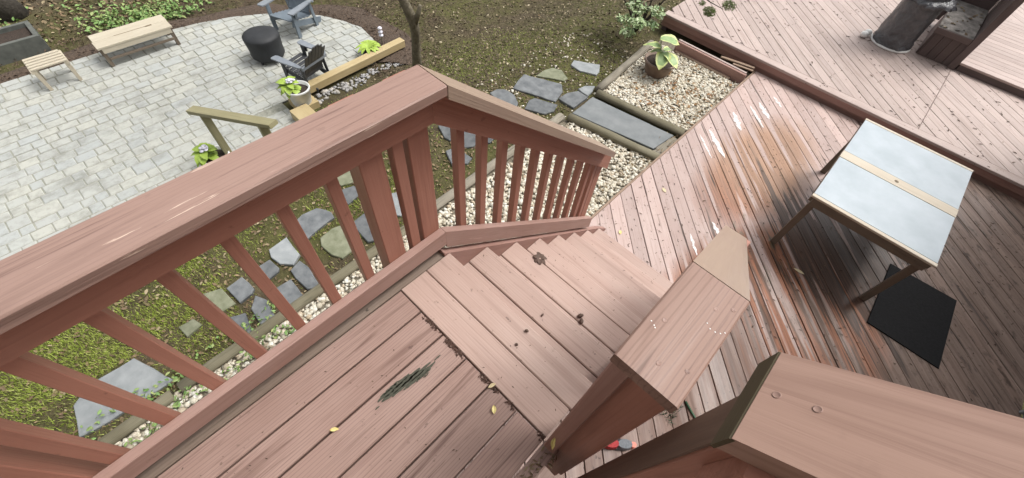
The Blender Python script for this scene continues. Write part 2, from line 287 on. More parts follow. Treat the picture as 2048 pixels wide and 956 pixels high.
# ------------------------------------------------------------------ object helpers
MW = {}
CTX = [Matrix.Identity(4)]
def link(o, parent, Wm):
    col.objects.link(o)
    if parent is not None:
        o.parent = parent; o.matrix_local = MW[parent].inverted() @ Wm
    else: o.matrix_world = Wm
    MW[o] = Wm; return o
def tag(o, label=None, cat=None, group=None, kind=None):
    if label: o['label'] = label
    if cat: o['category'] = cat
    if group: o['group'] = group
    if kind: o['kind'] = kind
    return o
def thing(name, label, cat, loc=(0, 0, 0), rz=0.0, group=None, sc=1.0):
    o = bpy.data.objects.new(name, None); o.empty_display_size = 0.1
    link(o, None, Matrix.Translation(Vector(loc)) @ Matrix.Rotation(rz, 4, 'Z') @ Matrix.Scale(sc, 4)); return tag(o, label, cat, group)
def mesh(name, verts, faces, mat, parent=None, frame=None, smooth=False, mats=None, fm=None):
    """verts in context space; frame = local 3x3 axes (columns) so that grain runs along local X"""
    me = bpy.data.meshes.new(name)
    vs = [Vector(v) for v in verts]
    c = sum(vs, Vector()) / len(vs); F = Matrix.Identity(3) if frame is None else frame
    Fi = F.transposed()
    me.from_pydata([tuple(Fi @ (v - c)) for v in vs], [], faces)
    me.materials.append(mat)
    for m2 in (mats or []): me.materials.append(m2)
    if fm is not None: me.polygons.foreach_set('material_index', fm)
    if smooth: me.polygons.foreach_set('use_smooth', [True] * len(me.polygons))
    me.update(); o = bpy.data.objects.new(name, me)
    return link(o, parent, CTX[0] @ Matrix.Translation(c) @ F.to_4x4())
def frame_of(d, up=(0, 0, 1)):
    x = Vector(d).normalized(); u = Vector(up)
    y = u.cross(x)
    if y.length < 1e-4: y = Vector((0, 1, 0)).cross(x)
    y.normalize(); z = x.cross(y); F = Matrix((x, y, z)).transposed(); return F
def beam(name, p0, p1, wd, ht, mat, parent=None, up=(0, 0, 1), ch=0.003, taper=1.0):
    """straight timber from p0 to p1 (axis), wd across, ht along up, arrises eased"""
    p0, p1 = Vector(p0), Vector(p1); F = frame_of(p1 - p0, up); x, y, z = F.col
    vs = []
    for p, k in ((p0, 1.0), (p1, taper)):
        a, b, c = wd / 2 * k, ht / 2 * k, min(ch, wd / 4, ht / 4)
        for (yy, zz) in ((a, b - c), (a - c, b), (-a + c, b), (-a, b - c), (-a, -b + c), (-a + c, -b), (a - c, -b), (a, -b + c)):
            vs.append(p + y * yy + z * zz)
    fs = [(i, (i + 1) % 8, 8 + (i + 1) % 8, 8 + i) for i in range(8)] + [tuple(range(7, -1, -1)), tuple(range(8, 16))]
    fs = [tuple(reversed(f)) for f in fs]
    return mesh(name, vs, fs, mat, parent, F)
def box(name, lo, hi, mat, parent=None, axis='X', ch=0.003):
    lo, hi = Vector(lo), Vector(hi); c = (lo + hi) / 2; s = hi - lo
    if axis == 'X': return beam(name, (lo.x, c.y, c.z), (hi.x, c.y, c.z), s.y, s.z, mat, parent, ch=ch)
    if axis == 'Y': return beam(name, (c.x, lo.y, c.z), (c.x, hi.y, c.z), s.x, s.z, mat, parent, ch=ch)
    return beam(name, (c.x, c.y, lo.z), (c.x, c.y, hi.z), s.x, s.y, mat, parent, up=(0, 1, 0), ch=ch)
def offset_poly(poly, d):
    n = len(poly); out = []
    for i in range(n):
        p, a, b = Vector(poly[i]), Vector(poly[i - 1]), Vector(poly[(i + 1) % n])
        e1 = (p - a).normalized(); e2 = (b - p).normalized(); n1 = Vector((-e1.y, e1.x)); n2 = Vector((-e2.y, e2.x))
        m = n1 + n2; q = m.dot(n1)
        out.append(p + m * (d / q) if q > 0.25 else p + m.normalized() * d if m.length > 1e-6 else p)
    return out
def area(poly): return 0.5 * sum(poly[i - 1][0] * poly[i][1] - poly[i][0] * poly[i - 1][1] for i in range(len(poly)))
def slab(name, poly, ztop, th, mat, parent=None, ch=0.003, ang=0.0, tilt=(0, 0)):
    poly = [Vector(p[:2]) for p in poly]
    if area(poly) < 0: poly.reverse()
    n = len(poly); ins = offset_poly(poly, ch); vs = []
    c = sum(poly, Vector((0, 0))) / n
    tz = lambda p: tilt[0] * (p.x - c.x) + tilt[1] * (p.y - c.y)
    for p in ins: vs.append((p.x, p.y, ztop + tz(p)))
    for p in poly: vs.append((p.x, p.y, ztop - ch + tz(p)))
    for p in poly: vs.append((p.x, p.y, ztop - th))
    fs = [tuple(range(n))]
    for k in (0, n):
        for i in range(n): j = (i + 1) % n; fs.append((k + i, k + n + i, k + n + j, k + j))
    fs.append(tuple(range(3 * n - 1, 2 * n - 1, -1)))
    F = Matrix.Rotation(ang, 3, 'Z'); return mesh(name, vs, fs, mat, parent, F)
def clip(poly, a, b, c):
    """keep a*x+b*y<=c"""
    out = []
    for i in range(len(poly)):
        p, q = poly[i - 1], poly[i]; dp, dq = a * p[0] + b * p[1] - c, a * q[0] + b * q[1] - c
        if (dp <= 0) != (dq <= 0):
            t = dp / (dp - dq); out.append((p[0] + t * (q[0] - p[0]), p[1] + t * (q[1] - p[1])))
        if dq <= 0: out.append(tuple(q))
    return out
def clip_rect(poly, x0, x1, y0, y1):
    for h in ((-1, 0, -x0), (1, 0, x1), (0, -1, -y0), (0, 1, y1)):
        poly = clip(poly, *h)
        if len(poly) < 3: return []
    out = []
    for p in poly:
        if not out or (abs(p[0] - out[-1][0]) + abs(p[1] - out[-1][1])) > 0.004: out.append(p)
    if len(out) > 2 and abs(out[0][0] - out[-1][0]) + abs(out[0][1] - out[-1][1]) < 0.004: out.pop()
    return out if len(out) > 2 else []
def bulk(name, V, Fc, mat, parent=None, smooth=False, mats=None, fm=None):
    V = np.asarray(V, np.float32).reshape(-1, 3); Fc = np.asarray(Fc, np.int32); k = Fc.shape[1]
    me = bpy.data.meshes.new(name); me.vertices.add(len(V)); me.vertices.foreach_set('co', V.ravel())
    me.loops.add(Fc.size); me.loops.foreach_set('vertex_index', Fc.ravel())
    me.polygons.add(len(Fc)); me.polygons.foreach_set('loop_start', np.arange(0, Fc.size, k, dtype=np.int32))
    me.materials.append(mat)
    for m2 in (mats or []): me.materials.append(m2)
    if fm is not None: me.polygons.foreach_set('material_index', np.asarray(fm, np.int32))
    if smooth: me.polygons.foreach_set('use_smooth', np.ones(len(Fc), bool))
    me.update(calc_edges=True); me.validate()
    o = bpy.data.objects.new(name, me); return link(o, parent, CTX[0].copy())
def tube(name, pts, radii, mat, parent=None, n=8, smooth=True, cap=True):
    pts = [Vector(p) for p in pts]; vs = []; fs = []
    for i, p in enumerate(pts):
        d = (pts[min(i + 1, len(pts) - 1)] - pts[max(i - 1, 0)]); F = frame_of(d, (0.13, 0.31, 0.94))
        for k in range(n):
            a = 2 * math.pi * k / n; vs.append(p + F.col[1] * math.cos(a) * radii[i] + F.col[2] * math.sin(a) * radii[i])
    for i in range(len(pts) - 1):
        for k in range(n): fs.append((i * n + k, i * n + (k + 1) % n, (i + 1) * n + (k + 1) % n, (i + 1) * n + k))
    if cap: fs.append(tuple(range(n - 1, -1, -1))); fs.append(tuple(range((len(pts) - 1) * n, len(pts) * n)))
    return mesh(name, vs, fs, mat, parent, None, smooth)
def lathe(name, prof, c, mat, parent=None, n=32, wob=0.0, smooth=True):
    vs = []; fs = []; m = len(prof)
    for i, (r, z) in enumerate(prof):
        for k in range(n):
            a = 2 * math.pi * k / n; rr = r * (1 + wob * math.sin(a * 5 + i * 0.9) * 0.6 + wob * math.sin(a * 11 - i * 1.7) * 0.4)
            vs.append((c[0] + rr * math.cos(a), c[1] + rr * math.sin(a), c[2] + z))
    for i in range(m - 1):
        for k in range(n): fs.append((i * n + k, i * n + (k + 1) % n, (i + 1) * n + (k + 1) % n, (i + 1) * n + k))
    fs.append(tuple(range(n - 1, -1, -1))); fs.append(tuple(range((m - 1) * n, m * n)))
    return mesh(name, vs, fs, mat, parent, None, smooth)
def copy_tree(o, Wm, parent=None):
    c = o.copy(); c.parent = None; col.objects.link(c); MW[c] = Wm
    if parent is None: c.matrix_world = Wm
    else: c.parent = parent; c.matrix_local = o.matrix_local
    for ch in list(o.children): copy_tree(ch, Wm @ ch.matrix_local, c)
    return c
def smooth01(t): t = np.clip(t, 0, 1); return t * t * (3 - 2 * t)

# ------------------------------------------------------------------ terrain
def terr(x, y):
    x = np.asarray(x, float); y = np.asarray(y, float)
    k = smooth01((1.35 - y) / 0.35)
    z = -1.83 + (-2.535 + 1.83) * ((1 - k) * smooth01((-2.3 - x) / 2.5) + k * smooth01((-2.55 - x) / 0.85))
    far = smooth01((-8.1 - x) / 1.2) * 0.07
    bank = 0.035 * np.sin(x * 1.7 + 0.4) * np.cos(y * 1.3) * smooth01((-8.6 - x) / 2) + 0.02 * np.sin(x * 2.3) * np.sin(y * 1.9 + 1) * smooth01((y - 3.0) / 2)
    return z + far + bank
xs = np.concatenate([np.linspace(-90, -14, 14), np.linspace(-13.5, -2, 70), np.linspace(-1.8, 4.5, 16), np.linspace(6, 90, 12)])
ys = np.concatenate([np.linspace(-90, -8, 12), np.linspace(-7.5, 12, 80), np.linspace(13, 90, 14)])
X, Y = np.meshgrid(xs, ys, indexing='ij'); V = np.stack([X, Y, terr(X, Y)], -1).reshape(-1, 3)
ny = len(ys); I, J = np.meshgrid(np.arange(len(xs) - 1), np.arange(ny - 1), indexing='ij'); a0 = (I * ny + J).ravel()
g = bulk('ground', V, np.stack([a0, a0 + ny, a0 + ny + 1, a0 + 1], 1), M['ground'], smooth=True); tag(g, kind='structure')

# ------------------------------------------------------------------ upper landing and stair
Wb = 0.1456
land = thing('stair_landing', 'worn red brown landing boards at the top of the stair', 'deck', (0.4, -1.0, 0))
for i in range(-1, 7):
    x0, x1 = i * Wb + 0.0036, (i + 1) * Wb - 0.0036
    if i == -1: x0 = -0.15
    if i == 6: x1 = 0.935
    y1 = -2 * Wb - 0.004 if i >= 0 else 0.0
    dz = random.uniform(-0.002, 0.002)
    o = box('board', (x0, -1.555, -0.038 + dz), (x1, y1 - random.uniform(0, 0.004), dz - (0.004 if i == -1 else 0)), M['land'] if i >= 0 else M['gutter'], land, 'Y', 0.003)
box('board', (0.002, -2 * Wb + 0.002, -0.038), (0.872, -Wb - 0.002, 0.001), M['tread'], land, 'X')
box('board', (0.002, -Wb + 0.002, -0.038), (0.878, 0.0, 0.0), M['tread'], land, 'X', 0.005)
box('rim_joist', (-0.15, -0.075, -0.26), (0.94, -0.037, -0.042), M['fascia'], land, 'X')
box('side_joist', (-0.15, -1.555, -0.26), (-0.112, -0.08, -0.042), M['fascia'], land, 'Y')
box('side_joist', (0.90, -1.555, -0.26), (0.938, -0.08, -0.042), M['fascia'], land, 'Y')
stair = thing('wooden_staircase', 'straight flight of faded red brown treads down to the lower deck', 'staircase', (0.44, 1.0, ZD))
for k in range(1, 8):
    z = -k * RISE; yn = k * RUN
    box('tread', (0.002, yn - 0.1395, z - 0.038), (0.877, yn, z), M['tread'], stair, 'X', 0.005)
    box('tread', (0.002, yn - 0.286, z - 0.038 + random.uniform(-.002, 0)), (0.877, yn - 0.1445, z - random.uniform(0.001, 0.003)), M['tread'], stair, 'X', 0.003)
    box('riser', (0.002, yn - RUN - 0.028, z + 0.002), (0.876, yn - RUN - 0.010, z + RISE - 0.040), M['fascia'], stair, 'X', 0.001)
box('riser', (0.002, 7 * RUN - 0.028, ZD + 0.002), (0.876, 7 * RUN - 0.010, -7 * RISE - 0.040), M['fascia'], stair, 'X', 0.001)
def plate(name, x0, x1, pts, mat, parent):
    """plank cut in the Y-Z plane, between x0 and x1"""
    n = len(pts); ar = area(pts)
    if ar < 0: pts = pts[::-1]
    vs = [(x1, y, z) for y, z in pts] + [(x0, y, z) for y, z in pts]
    fs = [tuple(range(n)), tuple(range(2 * n - 1, n - 1, -1))] + [(i, n + i, n + (i + 1) % n, (i + 1) % n) for i in range(n)]
    e = max(((pts[i][0] - pts[i - 1][0], pts[i][1] - pts[i - 1][1]) for i in range(n)), key=lambda q: q[0] ** 2 + q[1] ** 2)
    o = mesh(name, vs, fs, mat, parent, frame_of((0, e[0], e[1]) if e[0] > 0 else (0, -e[0], -e[1]), (1, 0, 0)))
    return o
yb = 8 * RUN
sp_ = [(-0.03, 0.022), (yb - 0.28, -(yb - 0.28) * SL - 0.004), (yb - 0.05, ZD + 0.003), (yb - 0.40, ZD + 0.003), (-0.03, -0.36)]
plate('stringer', -0.040, -0.001, sp_, M['fascia'], stair)
plate('stringer', 0.880, 0.918, [(0.03, -0.02)] + sp_[1:4] + [(0.03, -0.40)], M['fascia'], stair)

# ------------------------------------------------------------------ left railing (level then raking)
rail = thing('stair_railing', 'long red brown guard rail on the left with level and sloping caps', 'railing', (-0.04, 0.0, -1.83))
def cap_level(x0, x1, y0, y1, z, m, parent, name='rail_cap'):
    return box(name, (x0, y0, z - 0.038), (x1, y1, z), m, parent, 'Y', 0.004)
cap_level(-0.09, 0.05, -1.555, 0.005, 0.95, M['cap'], rail)
def rake(name, x0, x1, y0, z0, y1, dep, m, parent, ch=0.0):
    """raking member: top starts at (y0,z0), falls at stair pitch, plumb depth dep"""
    z1 = z0 - (y1 - y0) * SL
    return plate(name, x0, x1, [(y0, z0), (y1, z1), (y1, z1 - dep), (y0, z0 - dep)], m, parent)
rake('rail_cap', -0.09, 0.05, 0.0085, 0.9495, 1.43, 0.049, M['palecap'], rail)
box('top_rail', (-0.054, -1.555, 0.774), (-0.016, -0.006, 0.911), M['red'], rail, 'Y')
rake('top_rail', -0.054, -0.016, -0.005, 0.910, 1.545, 0.137, M['red'], rail)
box('bottom_rail', (-0.054, -1.555, 0.052), (-0.016, 0.0, 0.152), M['redface'], rail, 'Y')
rake('bottom_rail', -0.054, -0.016, 0.001, 0.153, 1.615, 0.125, M['redface'], rail)
for y0, y1, zt in ((-0.281, -0.193, 0.908), (-0.092, -0.004, 0.908), (1.452, 1.540, -0.33), (-1.480, -1.392, 0.908)):
    box('post', (-0.143, y0, -1.86), (-0.055, y1, zt), M['red'], rail, 'Z')
b0 = None
def bal(y, zb, zt, wy=0.039):
    return box('baluster', (-0.094, y - wy, zb), (-0.055, y, zt), M['red'], rail, 'Z', 0.002)
b0 = bal(-0.356, 0.06, 0.905)
for i in range(1, 7):
    o = b0.copy(); col.objects.link(o); o.parent = rail; MW[o] = Matrix.Translation((0, -0.158 * i, 0)) @ MW[b0]; o.matrix_local = MW[rail].inverted() @ MW[o]
box('baluster', (-0.094, -0.155, 0.06), (-0.055, -0.112, 0.905), M['red'], rail, 'Z', 0.002)
for i in range(11):
    y = 0.162 + 0.1325 * i
    if i == 10: y = 1.446
    bal(y, 0.153 - y * SL - 0.11, 0.910 - y * SL - 0.01)

# ------------------------------------------------------------------ right railing of the stair
rr = thing('newel_railing', 'short rail with a broad faded cap and thick newel right of the treads', 'railing', (0.95, -0.28, ZD))
cap_level(0.877, 1.019, -0.301, -0.002, 0.95, M['cap2'], rr)
rake('rail_cap', 0.879, 1.017, 0.0005, 0.9495, 1.43, 0.049, M['palecap'], rr)
box('newel_post', (0.912, -0.259, ZD), (1.012, -0.170, 0.911), M['red'], rr, 'Z', 0.006)
box('newel_board', (0.881, -0.281, -0.34), (1.016, -0.261, 0.910), M['red'], rr, 'Z', 0.004)
beam('trim_strip', (0.904, -0.318, 0.055), (0.904, -0.290, 0.905), 0.044, 0.016, M['fascia'], rr, up=(0, 1, 0))
box('top_rail', (0.930, -0.168, 0.774), (0.968, -0.006, 0.911), M['red'], rr, 'Y')
rake('top_rail', 0.930, 0.968, -0.005, 0.910, 1.545, 0.137, M['red'], rr)
rake('bottom_rail', 0.930, 0.968, -0.184, 0.153 + 0.184 * SL - 0.1, 1.615, 0.125, M['red'], rr)
box('post', (0.969, 1.452, ZD), (1.057, 1.540, -0.33), M['red'], rr, 'Z')
for i in range(11):
    y = 0.10 + 0.1325 * i
    box('baluster', (0.969, y - 0.039, 0.153 - y * SL - 0.11), (1.006, y, 0.910 - y * SL - 0.01), M['red'], rr, 'Z', 0.002)

# ------------------------------------------------------------------ upper flight (rises to the right) and its rail
XU = 0.925
uf = thing('upper_staircase', 'corner of the next flight rising to the right above the landing', 'staircase', (1.6, -0.9, 0))
for k in range(0, 9):
    z = (k + 1) * RISE; x0 = XU + k * RUN
    box('tread', (x0, -1.35, z - 0.038), (x0 + 0.286, -0.402, z), M['tread'], uf, 'Y', 0.004)
    box('riser', (x0 + 0.020, -1.35, z - RISE + 0.001), (x0 + 0.038, -0.405, z - 0.040), M['fascia'], uf, 'Y', 0.001)
ur = thing('upper_railing', 'near rail at the lower right with a mossy cut end and broad tan cap', 'railing', (1.08, -0.34, 0))
def plateY(name, y0, y1, pts, mat, parent):
    n = len(pts)
    if area(pts) < 0: pts = pts[::-1]
    vs = [(x, y0, z) for x, z in pts] + [(x, y1, z) for x, z in pts]
    fs = [tuple(range(n)), tuple(range(2 * n - 1, n - 1, -1))] + [(i, n + i, n + (i + 1) % n, (i + 1) % n) for i in range(n)]
    e = max(((pts[i][0] - pts[i - 1][0], pts[i][1] - pts[i - 1][1]) for i in range(n)), key=lambda q: q[0] ** 2 + q[1] ** 2)
    s = 1 if e[0] > 0 else -1
    return mesh(name, vs, fs, mat, parent, frame_of((s * e[0], 0, s * e[1]), (0, 1, 0)))
ST = math.tan(R(40.2)); X0, Z0, XE = 1.037, 1.200, 2.9
def upz(x, off): return Z0 + off + (x - X0) * ST
plateY('rail_cap', -0.408, -0.263, [(X0, Z0), (XE, upz(XE, 0)), (XE, upz(XE, -0.05)), (X0, Z0 - 0.05)], M['cap3'], ur)
mesh('cut_end', [(X0 - 0.002, -0.409, Z0 - 0.003), (X0 - 0.002, -0.262, Z0 - 0.003), (X0 - 0.002, -0.262, Z0 - 0.051), (X0 - 0.002, -0.409, Z0 - 0.051),
                 (X0 + 0.004, -0.4085, Z0 + 0.0005), (X0 + 0.004, -0.2625, Z0 + 0.0005), (X0 + 0.004, -0.2625, Z0 - 0.0515), (X0 + 0.004, -0.4085, Z0 - 0.0515)],
     [(0, 1, 2, 3), (7, 6, 5, 4), (0, 4, 5, 1), (1, 5, 6, 2), (2, 6, 7, 3), (3, 7, 4, 0)], M['algae'], ur, frame_of((0, 1, 0), (1, 0, 0)))
box('post', (1.051, -0.386, ZD), (1.132, -0.297, Z0 - 0.046), M['red'], ur, 'Z', 0.004)
box('post_side', (1.046, -0.3855, ZD), (1.050, -0.2975, Z0 - 0.047), M['olive'], ur, 'Z', 0.0005)  # thin face carrying this side's painted shade and grime
plateY('top_rail', -0.425, -0.387, [(1.072, upz(1.072, -0.052)), (XE, upz(XE, -0.052)), (XE, upz(XE, -0.20)), (1.072, upz(1.072, -0.20))], M['red'], ur)
plateY('bottom_rail', -0.425, -0.387, [(1.062, upz(1.062, -0.80)), (XE, upz(XE, -0.80)), (XE, upz(XE, -0.92)), (1.062, upz(1.062, -0.92))], M['red'], ur)
for i in range(11):
    x = 1.24 + 0.14 * i
    box('baluster', (x, -0.386, upz(x, -0.90)), (x + 0.038, -0.348, upz(x, -0.07)), M['red'], ur, 'Z', 0.002)

def screws(parent, pts, z):
    for x_, y_ in pts: lathe('screw_head', [(0.0050, -0.0006), (0.0050, 0.0003), (0.0040, 0.0005), (0.0036, 0.0002), (0.0008, 0.0002)], (x_, y_, z), M['cap'], parent, 14)
screws(rr, ((0.948, -0.256), (0.996, -0.23), (0.973, -0.071), (1.0, -0.046), (0.909, -0.171)), 0.9502)
for x_, y_ in ((0.891, -0.192), (0.900, -0.196), (0.904, -0.199), (0.975, -0.113), (0.985, -0.12), (0.996, -0.119), (1.005, -0.114), (1.011, -0.106)):
    lathe('paint_spot', [(0.0017, 0.0), (0.0012, 0.0004), (0.0003, 0.0005)], (x_, y_, 0.9502), M['white'], rr, 8)
for x_, y_ in ((1.083, -0.33), (1.051, -0.33)):
    zz = upz(x_, 0.0004); th_ = R(40.2)
    CTX[0] = Matrix.Translation((x_, y_, zz)) @ Matrix.Rotation(-th_, 4, 'Y'); lathe('screw_head', [(0.0050, -0.0006), (0.0050, 0.0003), (0.0040, 0.0005), (0.0036, 0.0002), (0.0008, 0.0002)], (0, 0, 0), M['cap'], ur, 14); CTX[0] = Matrix.Identity(4)
# ------------------------------------------------------------------ lower deck
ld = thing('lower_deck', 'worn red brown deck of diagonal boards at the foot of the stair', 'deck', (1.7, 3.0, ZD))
DX0, DX1, DY0, DY1 = -0.185, 3.655, -1.2, 6.168
def diag_boards(parent, mat, s0, step, x0, x1, y0, y1, ztop, th=0.034, gap=0.007):
    n0 = int((x0 + y0 - s0) / step) - 1; n1 = int((x1 + y1 - s0) / step) + 1
    for k in range(n0, n1):
        a = s0 + k * step + gap * 0.7 * random.uniform(0.4, 1.5); b = s0 + (k + 1) * step - gap * 0.7 * random.uniform(0.3, 1.5)
        quad = [(a / 2 - 12, a / 2 + 12), (b / 2 - 12, b / 2 + 12), (b / 2 + 12, b / 2 - 12), (a / 2 + 12, a / 2 - 12)]
        p = clip_rect(quad, x0, x1, y0, y1)
        if not p or abs(area(p)) < 0.004: continue
        slab('board', p, ztop + random.uniform(-0.0022, 0.0008), th, mat, parent, 0.003, R(-45))
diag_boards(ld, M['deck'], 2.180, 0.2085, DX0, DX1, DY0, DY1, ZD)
box('edge_trim', (DX0 - 0.030, DY0, ZD - 0.15), (DX0 - 0.004, DY1, ZD - 0.006), M['dirty'], ld, 'Y')
box('rim_joist', (DX0 + 0.01, DY0, ZD - 0.19), (DX0 + 0.04, DY1 - 0.05, ZD - 0.04), M['fascia'], ld, 'Y')

# ------------------------------------------------------------------ raised deck
rd = thing('raised_deck', 'higher red brown deck beyond the step edge, diagonal boards', 'deck', (1.0, 8.0, ZR))
RX0, RX1, RY0, RY1 = -1.90, 3.62, 6.170, 12.5
diag_boards(rd, M['raised'], 4.30, 0.2085, RX0, 1.936, RY0 + 0.145, RY1, ZR)
diag_boards(rd, M['raised'], 4.30, 0.2085, 1.941, RX1, RY0 + 0.145, RY1, ZR)
box('border_board', (RX0, RY0 - 0.012, ZR - 0.036), (RX1, RY0 + 0.140, ZR + 0.001), M['raised'], rd, 'X', 0.005)
box('fascia', (RX0, RY0 + 0.006, ZR - 0.125), (RX1, RY0 + 0.030, ZR - 0.038), M['fascia'], rd, 'X', 0.003)
box('lower_fascia', (RX0, RY0 + 0.034, ZR - 0.205), (RX1, RY0 + 0.060, ZR - 0.110), M['fascia'], rd, 'X', 0.003)
box('side_fascia', (RX0 + 0.002, RY0 + 0.035, ZR - 0.19), (RX0 + 0.03, RY1, ZR - 0.038), M['brown'], rd, 'Y')
box('support_post', (RX0 + 0.01, RY0 + 0.07, ZR - 0.34), (RX0 + 0.10, RY0 + 0.16, ZR - 0.04), M['brown'], rd, 'Z')
pl = thing('deck_platform', 'low second platform step above the raised deck by the brown counter', 'deck', (2.8, 9.5, ZR))
for i in range(17):
    y0 = 8.372 + i * 0.1455
    box('board', (1.965, y0, ZR + 0.092), (3.62, y0 + 0.1405, ZR + 0.124), M['raised'], pl, 'X', 0.004)
box('fascia', (1.985, 8.392, ZR + 0.002), (3.62, 8.418, ZR + 0.090), M['brown'], pl, 'X')

def nails(parent, x0, x1, y0, y1, z, step, name='nail_heads'):
    pts = []
    x_ = x0
    while x_ < x1:
        y_ = y0
        while y_ < y1:
            pts.append((x_ + random.uniform(-.012, .012), y_ + random.uniform(-.02, .02), z + 0.0012)); y_ += 0.104
        x_ += step
    n = len(pts); a_ = np.arange(6) * math.pi / 3; V_ = np.asarray(pts)[:, None, :] + np.stack([np.cos(a_) * 0.0055, np.sin(a_) * 0.0055, np.zeros(6)], 1)[None]
    b_ = np.arange(n)[:, None] * 6; F_ = np.concatenate([b_ + np.array([[0, 1, 2, 3]]), b_ + np.array([[0, 3, 4, 5]])])
    bulk(name, V_, F_, M['knot'], parent)['kind'] = 'stuff'
nails(ld, 0.02, 3.5, 1.9, 6.1, ZD, 0.61); nails(rd, -1.7, 3.5, 6.36, 11.0, ZR, 0.61)
# old low step between gravel and raised deck
st = thing('garden_step', 'old red brown step beam beside the potted hosta', 'step', (-0.8, 5.85, -1.83))
box('step_beam', (-1.38, 5.79, -1.83), (-0.22, 5.828, -1.655), M['fascia'], st, 'X')
box('base_board', (-1.34, 5.735, -1.83), (-0.40, 5.785, -1.775), M['dirty'], st, 'X')
box('top_strip', (-1.38, 5.83, -1.69), (-0.24, 5.868, -1.645), M['raised'], st, 'X')
lb = thing('loose_board', 'broken pale offcut lying under the raised deck edge', 'board', (-0.5, 6.0, -1.7))
beam('plank', (-0.72, 6.02, -1.69), (-0.22, 6.10, -1.665), 0.05, 0.02, M['dirty'], lb)
beam('plank', (-0.50, 5.96, -1.675), (-0.20, 6.00, -1.66), 0.035, 0.018, M['dirty'], lb)

# ------------------------------------------------------------------ house wall with sliding door at the right
hs_ = thing('house_wall', 'dark house wall and sliding door at the right edge of the deck', 'house', (3.8, 3.5, ZD))
box('wall', (3.70, -1.55, -1.9), (3.90, 1.9, 3.3), M['siding'], hs_, 'Y'); box('wall', (3.70, 4.3, -1.9), (3.90, 7.6, 3.3), M['siding'], hs_, 'Y')
box('wall', (3.70, 1.9, 0.42), (3.90, 4.3, 3.3), M['siding'], hs_, 'Y')
box('wall', (-0.012, -1.78, -1.9), (3.698, -1.56, 3.2), M['siding'], hs_, 'X'); box('eave', (-0.6, -1.78, 3.2), (4.3, -0.55, 3.32), M['siding'], hs_, 'X')  # eave is out of view, added to darken the landing and near rails
dr = box('door', (3.66, 1.92, ZD + 0.005), (3.72, 4.28, 0.41), M['alu'], hs_, 'Z')
for y0 in (1.99, 3.14): box('pane', (3.652, y0, ZD + 0.10), (3.657, y0 + 1.07, 0.34), M['glass'], dr, 'Z', 0.001)
for y in (3.10, 3.72): box('door_track', (3.63, y - 0.012, ZD + 0.004), (3.659, y + 0.012, 0.36), M['alu'], dr, 'Z', 0.002)

# ------------------------------------------------------------------ work table
tb = thing('work_table', 'wooden work table with blue grey metal top on the lower deck', 'table', (1.81, 3.99, ZD))
ZT = ZD + 0.75; tx0, tx1, ty0, ty1 = 1.283, 2.337, 3.176, 4.808
box('top_panel', (tx0 + 0.004, ty0 + 0.046, ZT - 0.022), (tx1 - 0.004, 3.925, ZT), M['metal'], tb, 'X', 0.002)
box('top_panel', (tx0 + 0.004, 4.064, ZT - 0.022), (tx1 - 0.004, ty1 - 0.040, ZT), M['metal'], tb, 'X', 0.002)
cs = box('centre_strip', (tx0, 3.930, ZT - 0.022), (tx1, 4.060, ZT + 0.0015), M['strip'], tb, 'X', 0.002)
lathe('knot', [(0.020, 0.0), (0.019, 0.0012), (0.008, 0.0018)], (1.806, 4.0, ZT + 0.0012), M['knot'], cs, 12)
box('edge_strip', (tx0, ty0, ZT - 0.022), (tx1, ty0 + 0.042, ZT + 0.001), M['strip'], tb, 'X', 0.003)
box('edge_strip', (tx0, ty1 - 0.036, ZT - 0.022), (tx1, ty1, ZT + 0.001), M['strip'], tb, 'X', 0.003)
box('apron', (tx0 + 0.03, ty0 + 0.006, ZT - 0.112), (tx1 - 0.03, ty0 + 0.044, ZT - 0.024), M['tableleg'], tb, 'X')
box('apron', (tx0 + 0.03, ty1 - 0.044, ZT - 0.112), (tx1 - 0.03, ty1 - 0.006, ZT - 0.024), M['tableleg'], tb, 'X')
box('apron', (tx0 + 0.006, ty0 + 0.05, ZT - 0.10), (tx0 + 0.028, ty1 - 0.05, ZT - 0.024), M['tableleg'], tb, 'Y')
box('apron', (tx1 - 0.028, ty0 + 0.05, ZT - 0.10), (tx1 - 0.006, ty1 - 0.05, ZT - 0.024), M['tableleg'], tb, 'Y')
for x in (tx0 + 0.03, tx1 - 0.122 + 0.03):
    for y in (ty0 + 0.046, ty1 - 0.086):
        beam('leg', (x + 0.03, y + 0.02, ZD + 0.002), (x + 0.03, y + 0.02, ZT - 0.024), 0.062, 0.04, M['tableleg'], tb, up=(0, 1, 0))

mt = slab('door_mat', [(2.388, 2.996), (3.015, 3.0), (2.987, 3.935), (2.360, 3.905)], ZD + 0.012, 0.010, M['mat'], None, 0.003)
tag(mt, 'black rubber mat lying on the deck by the front table leg', 'mat')

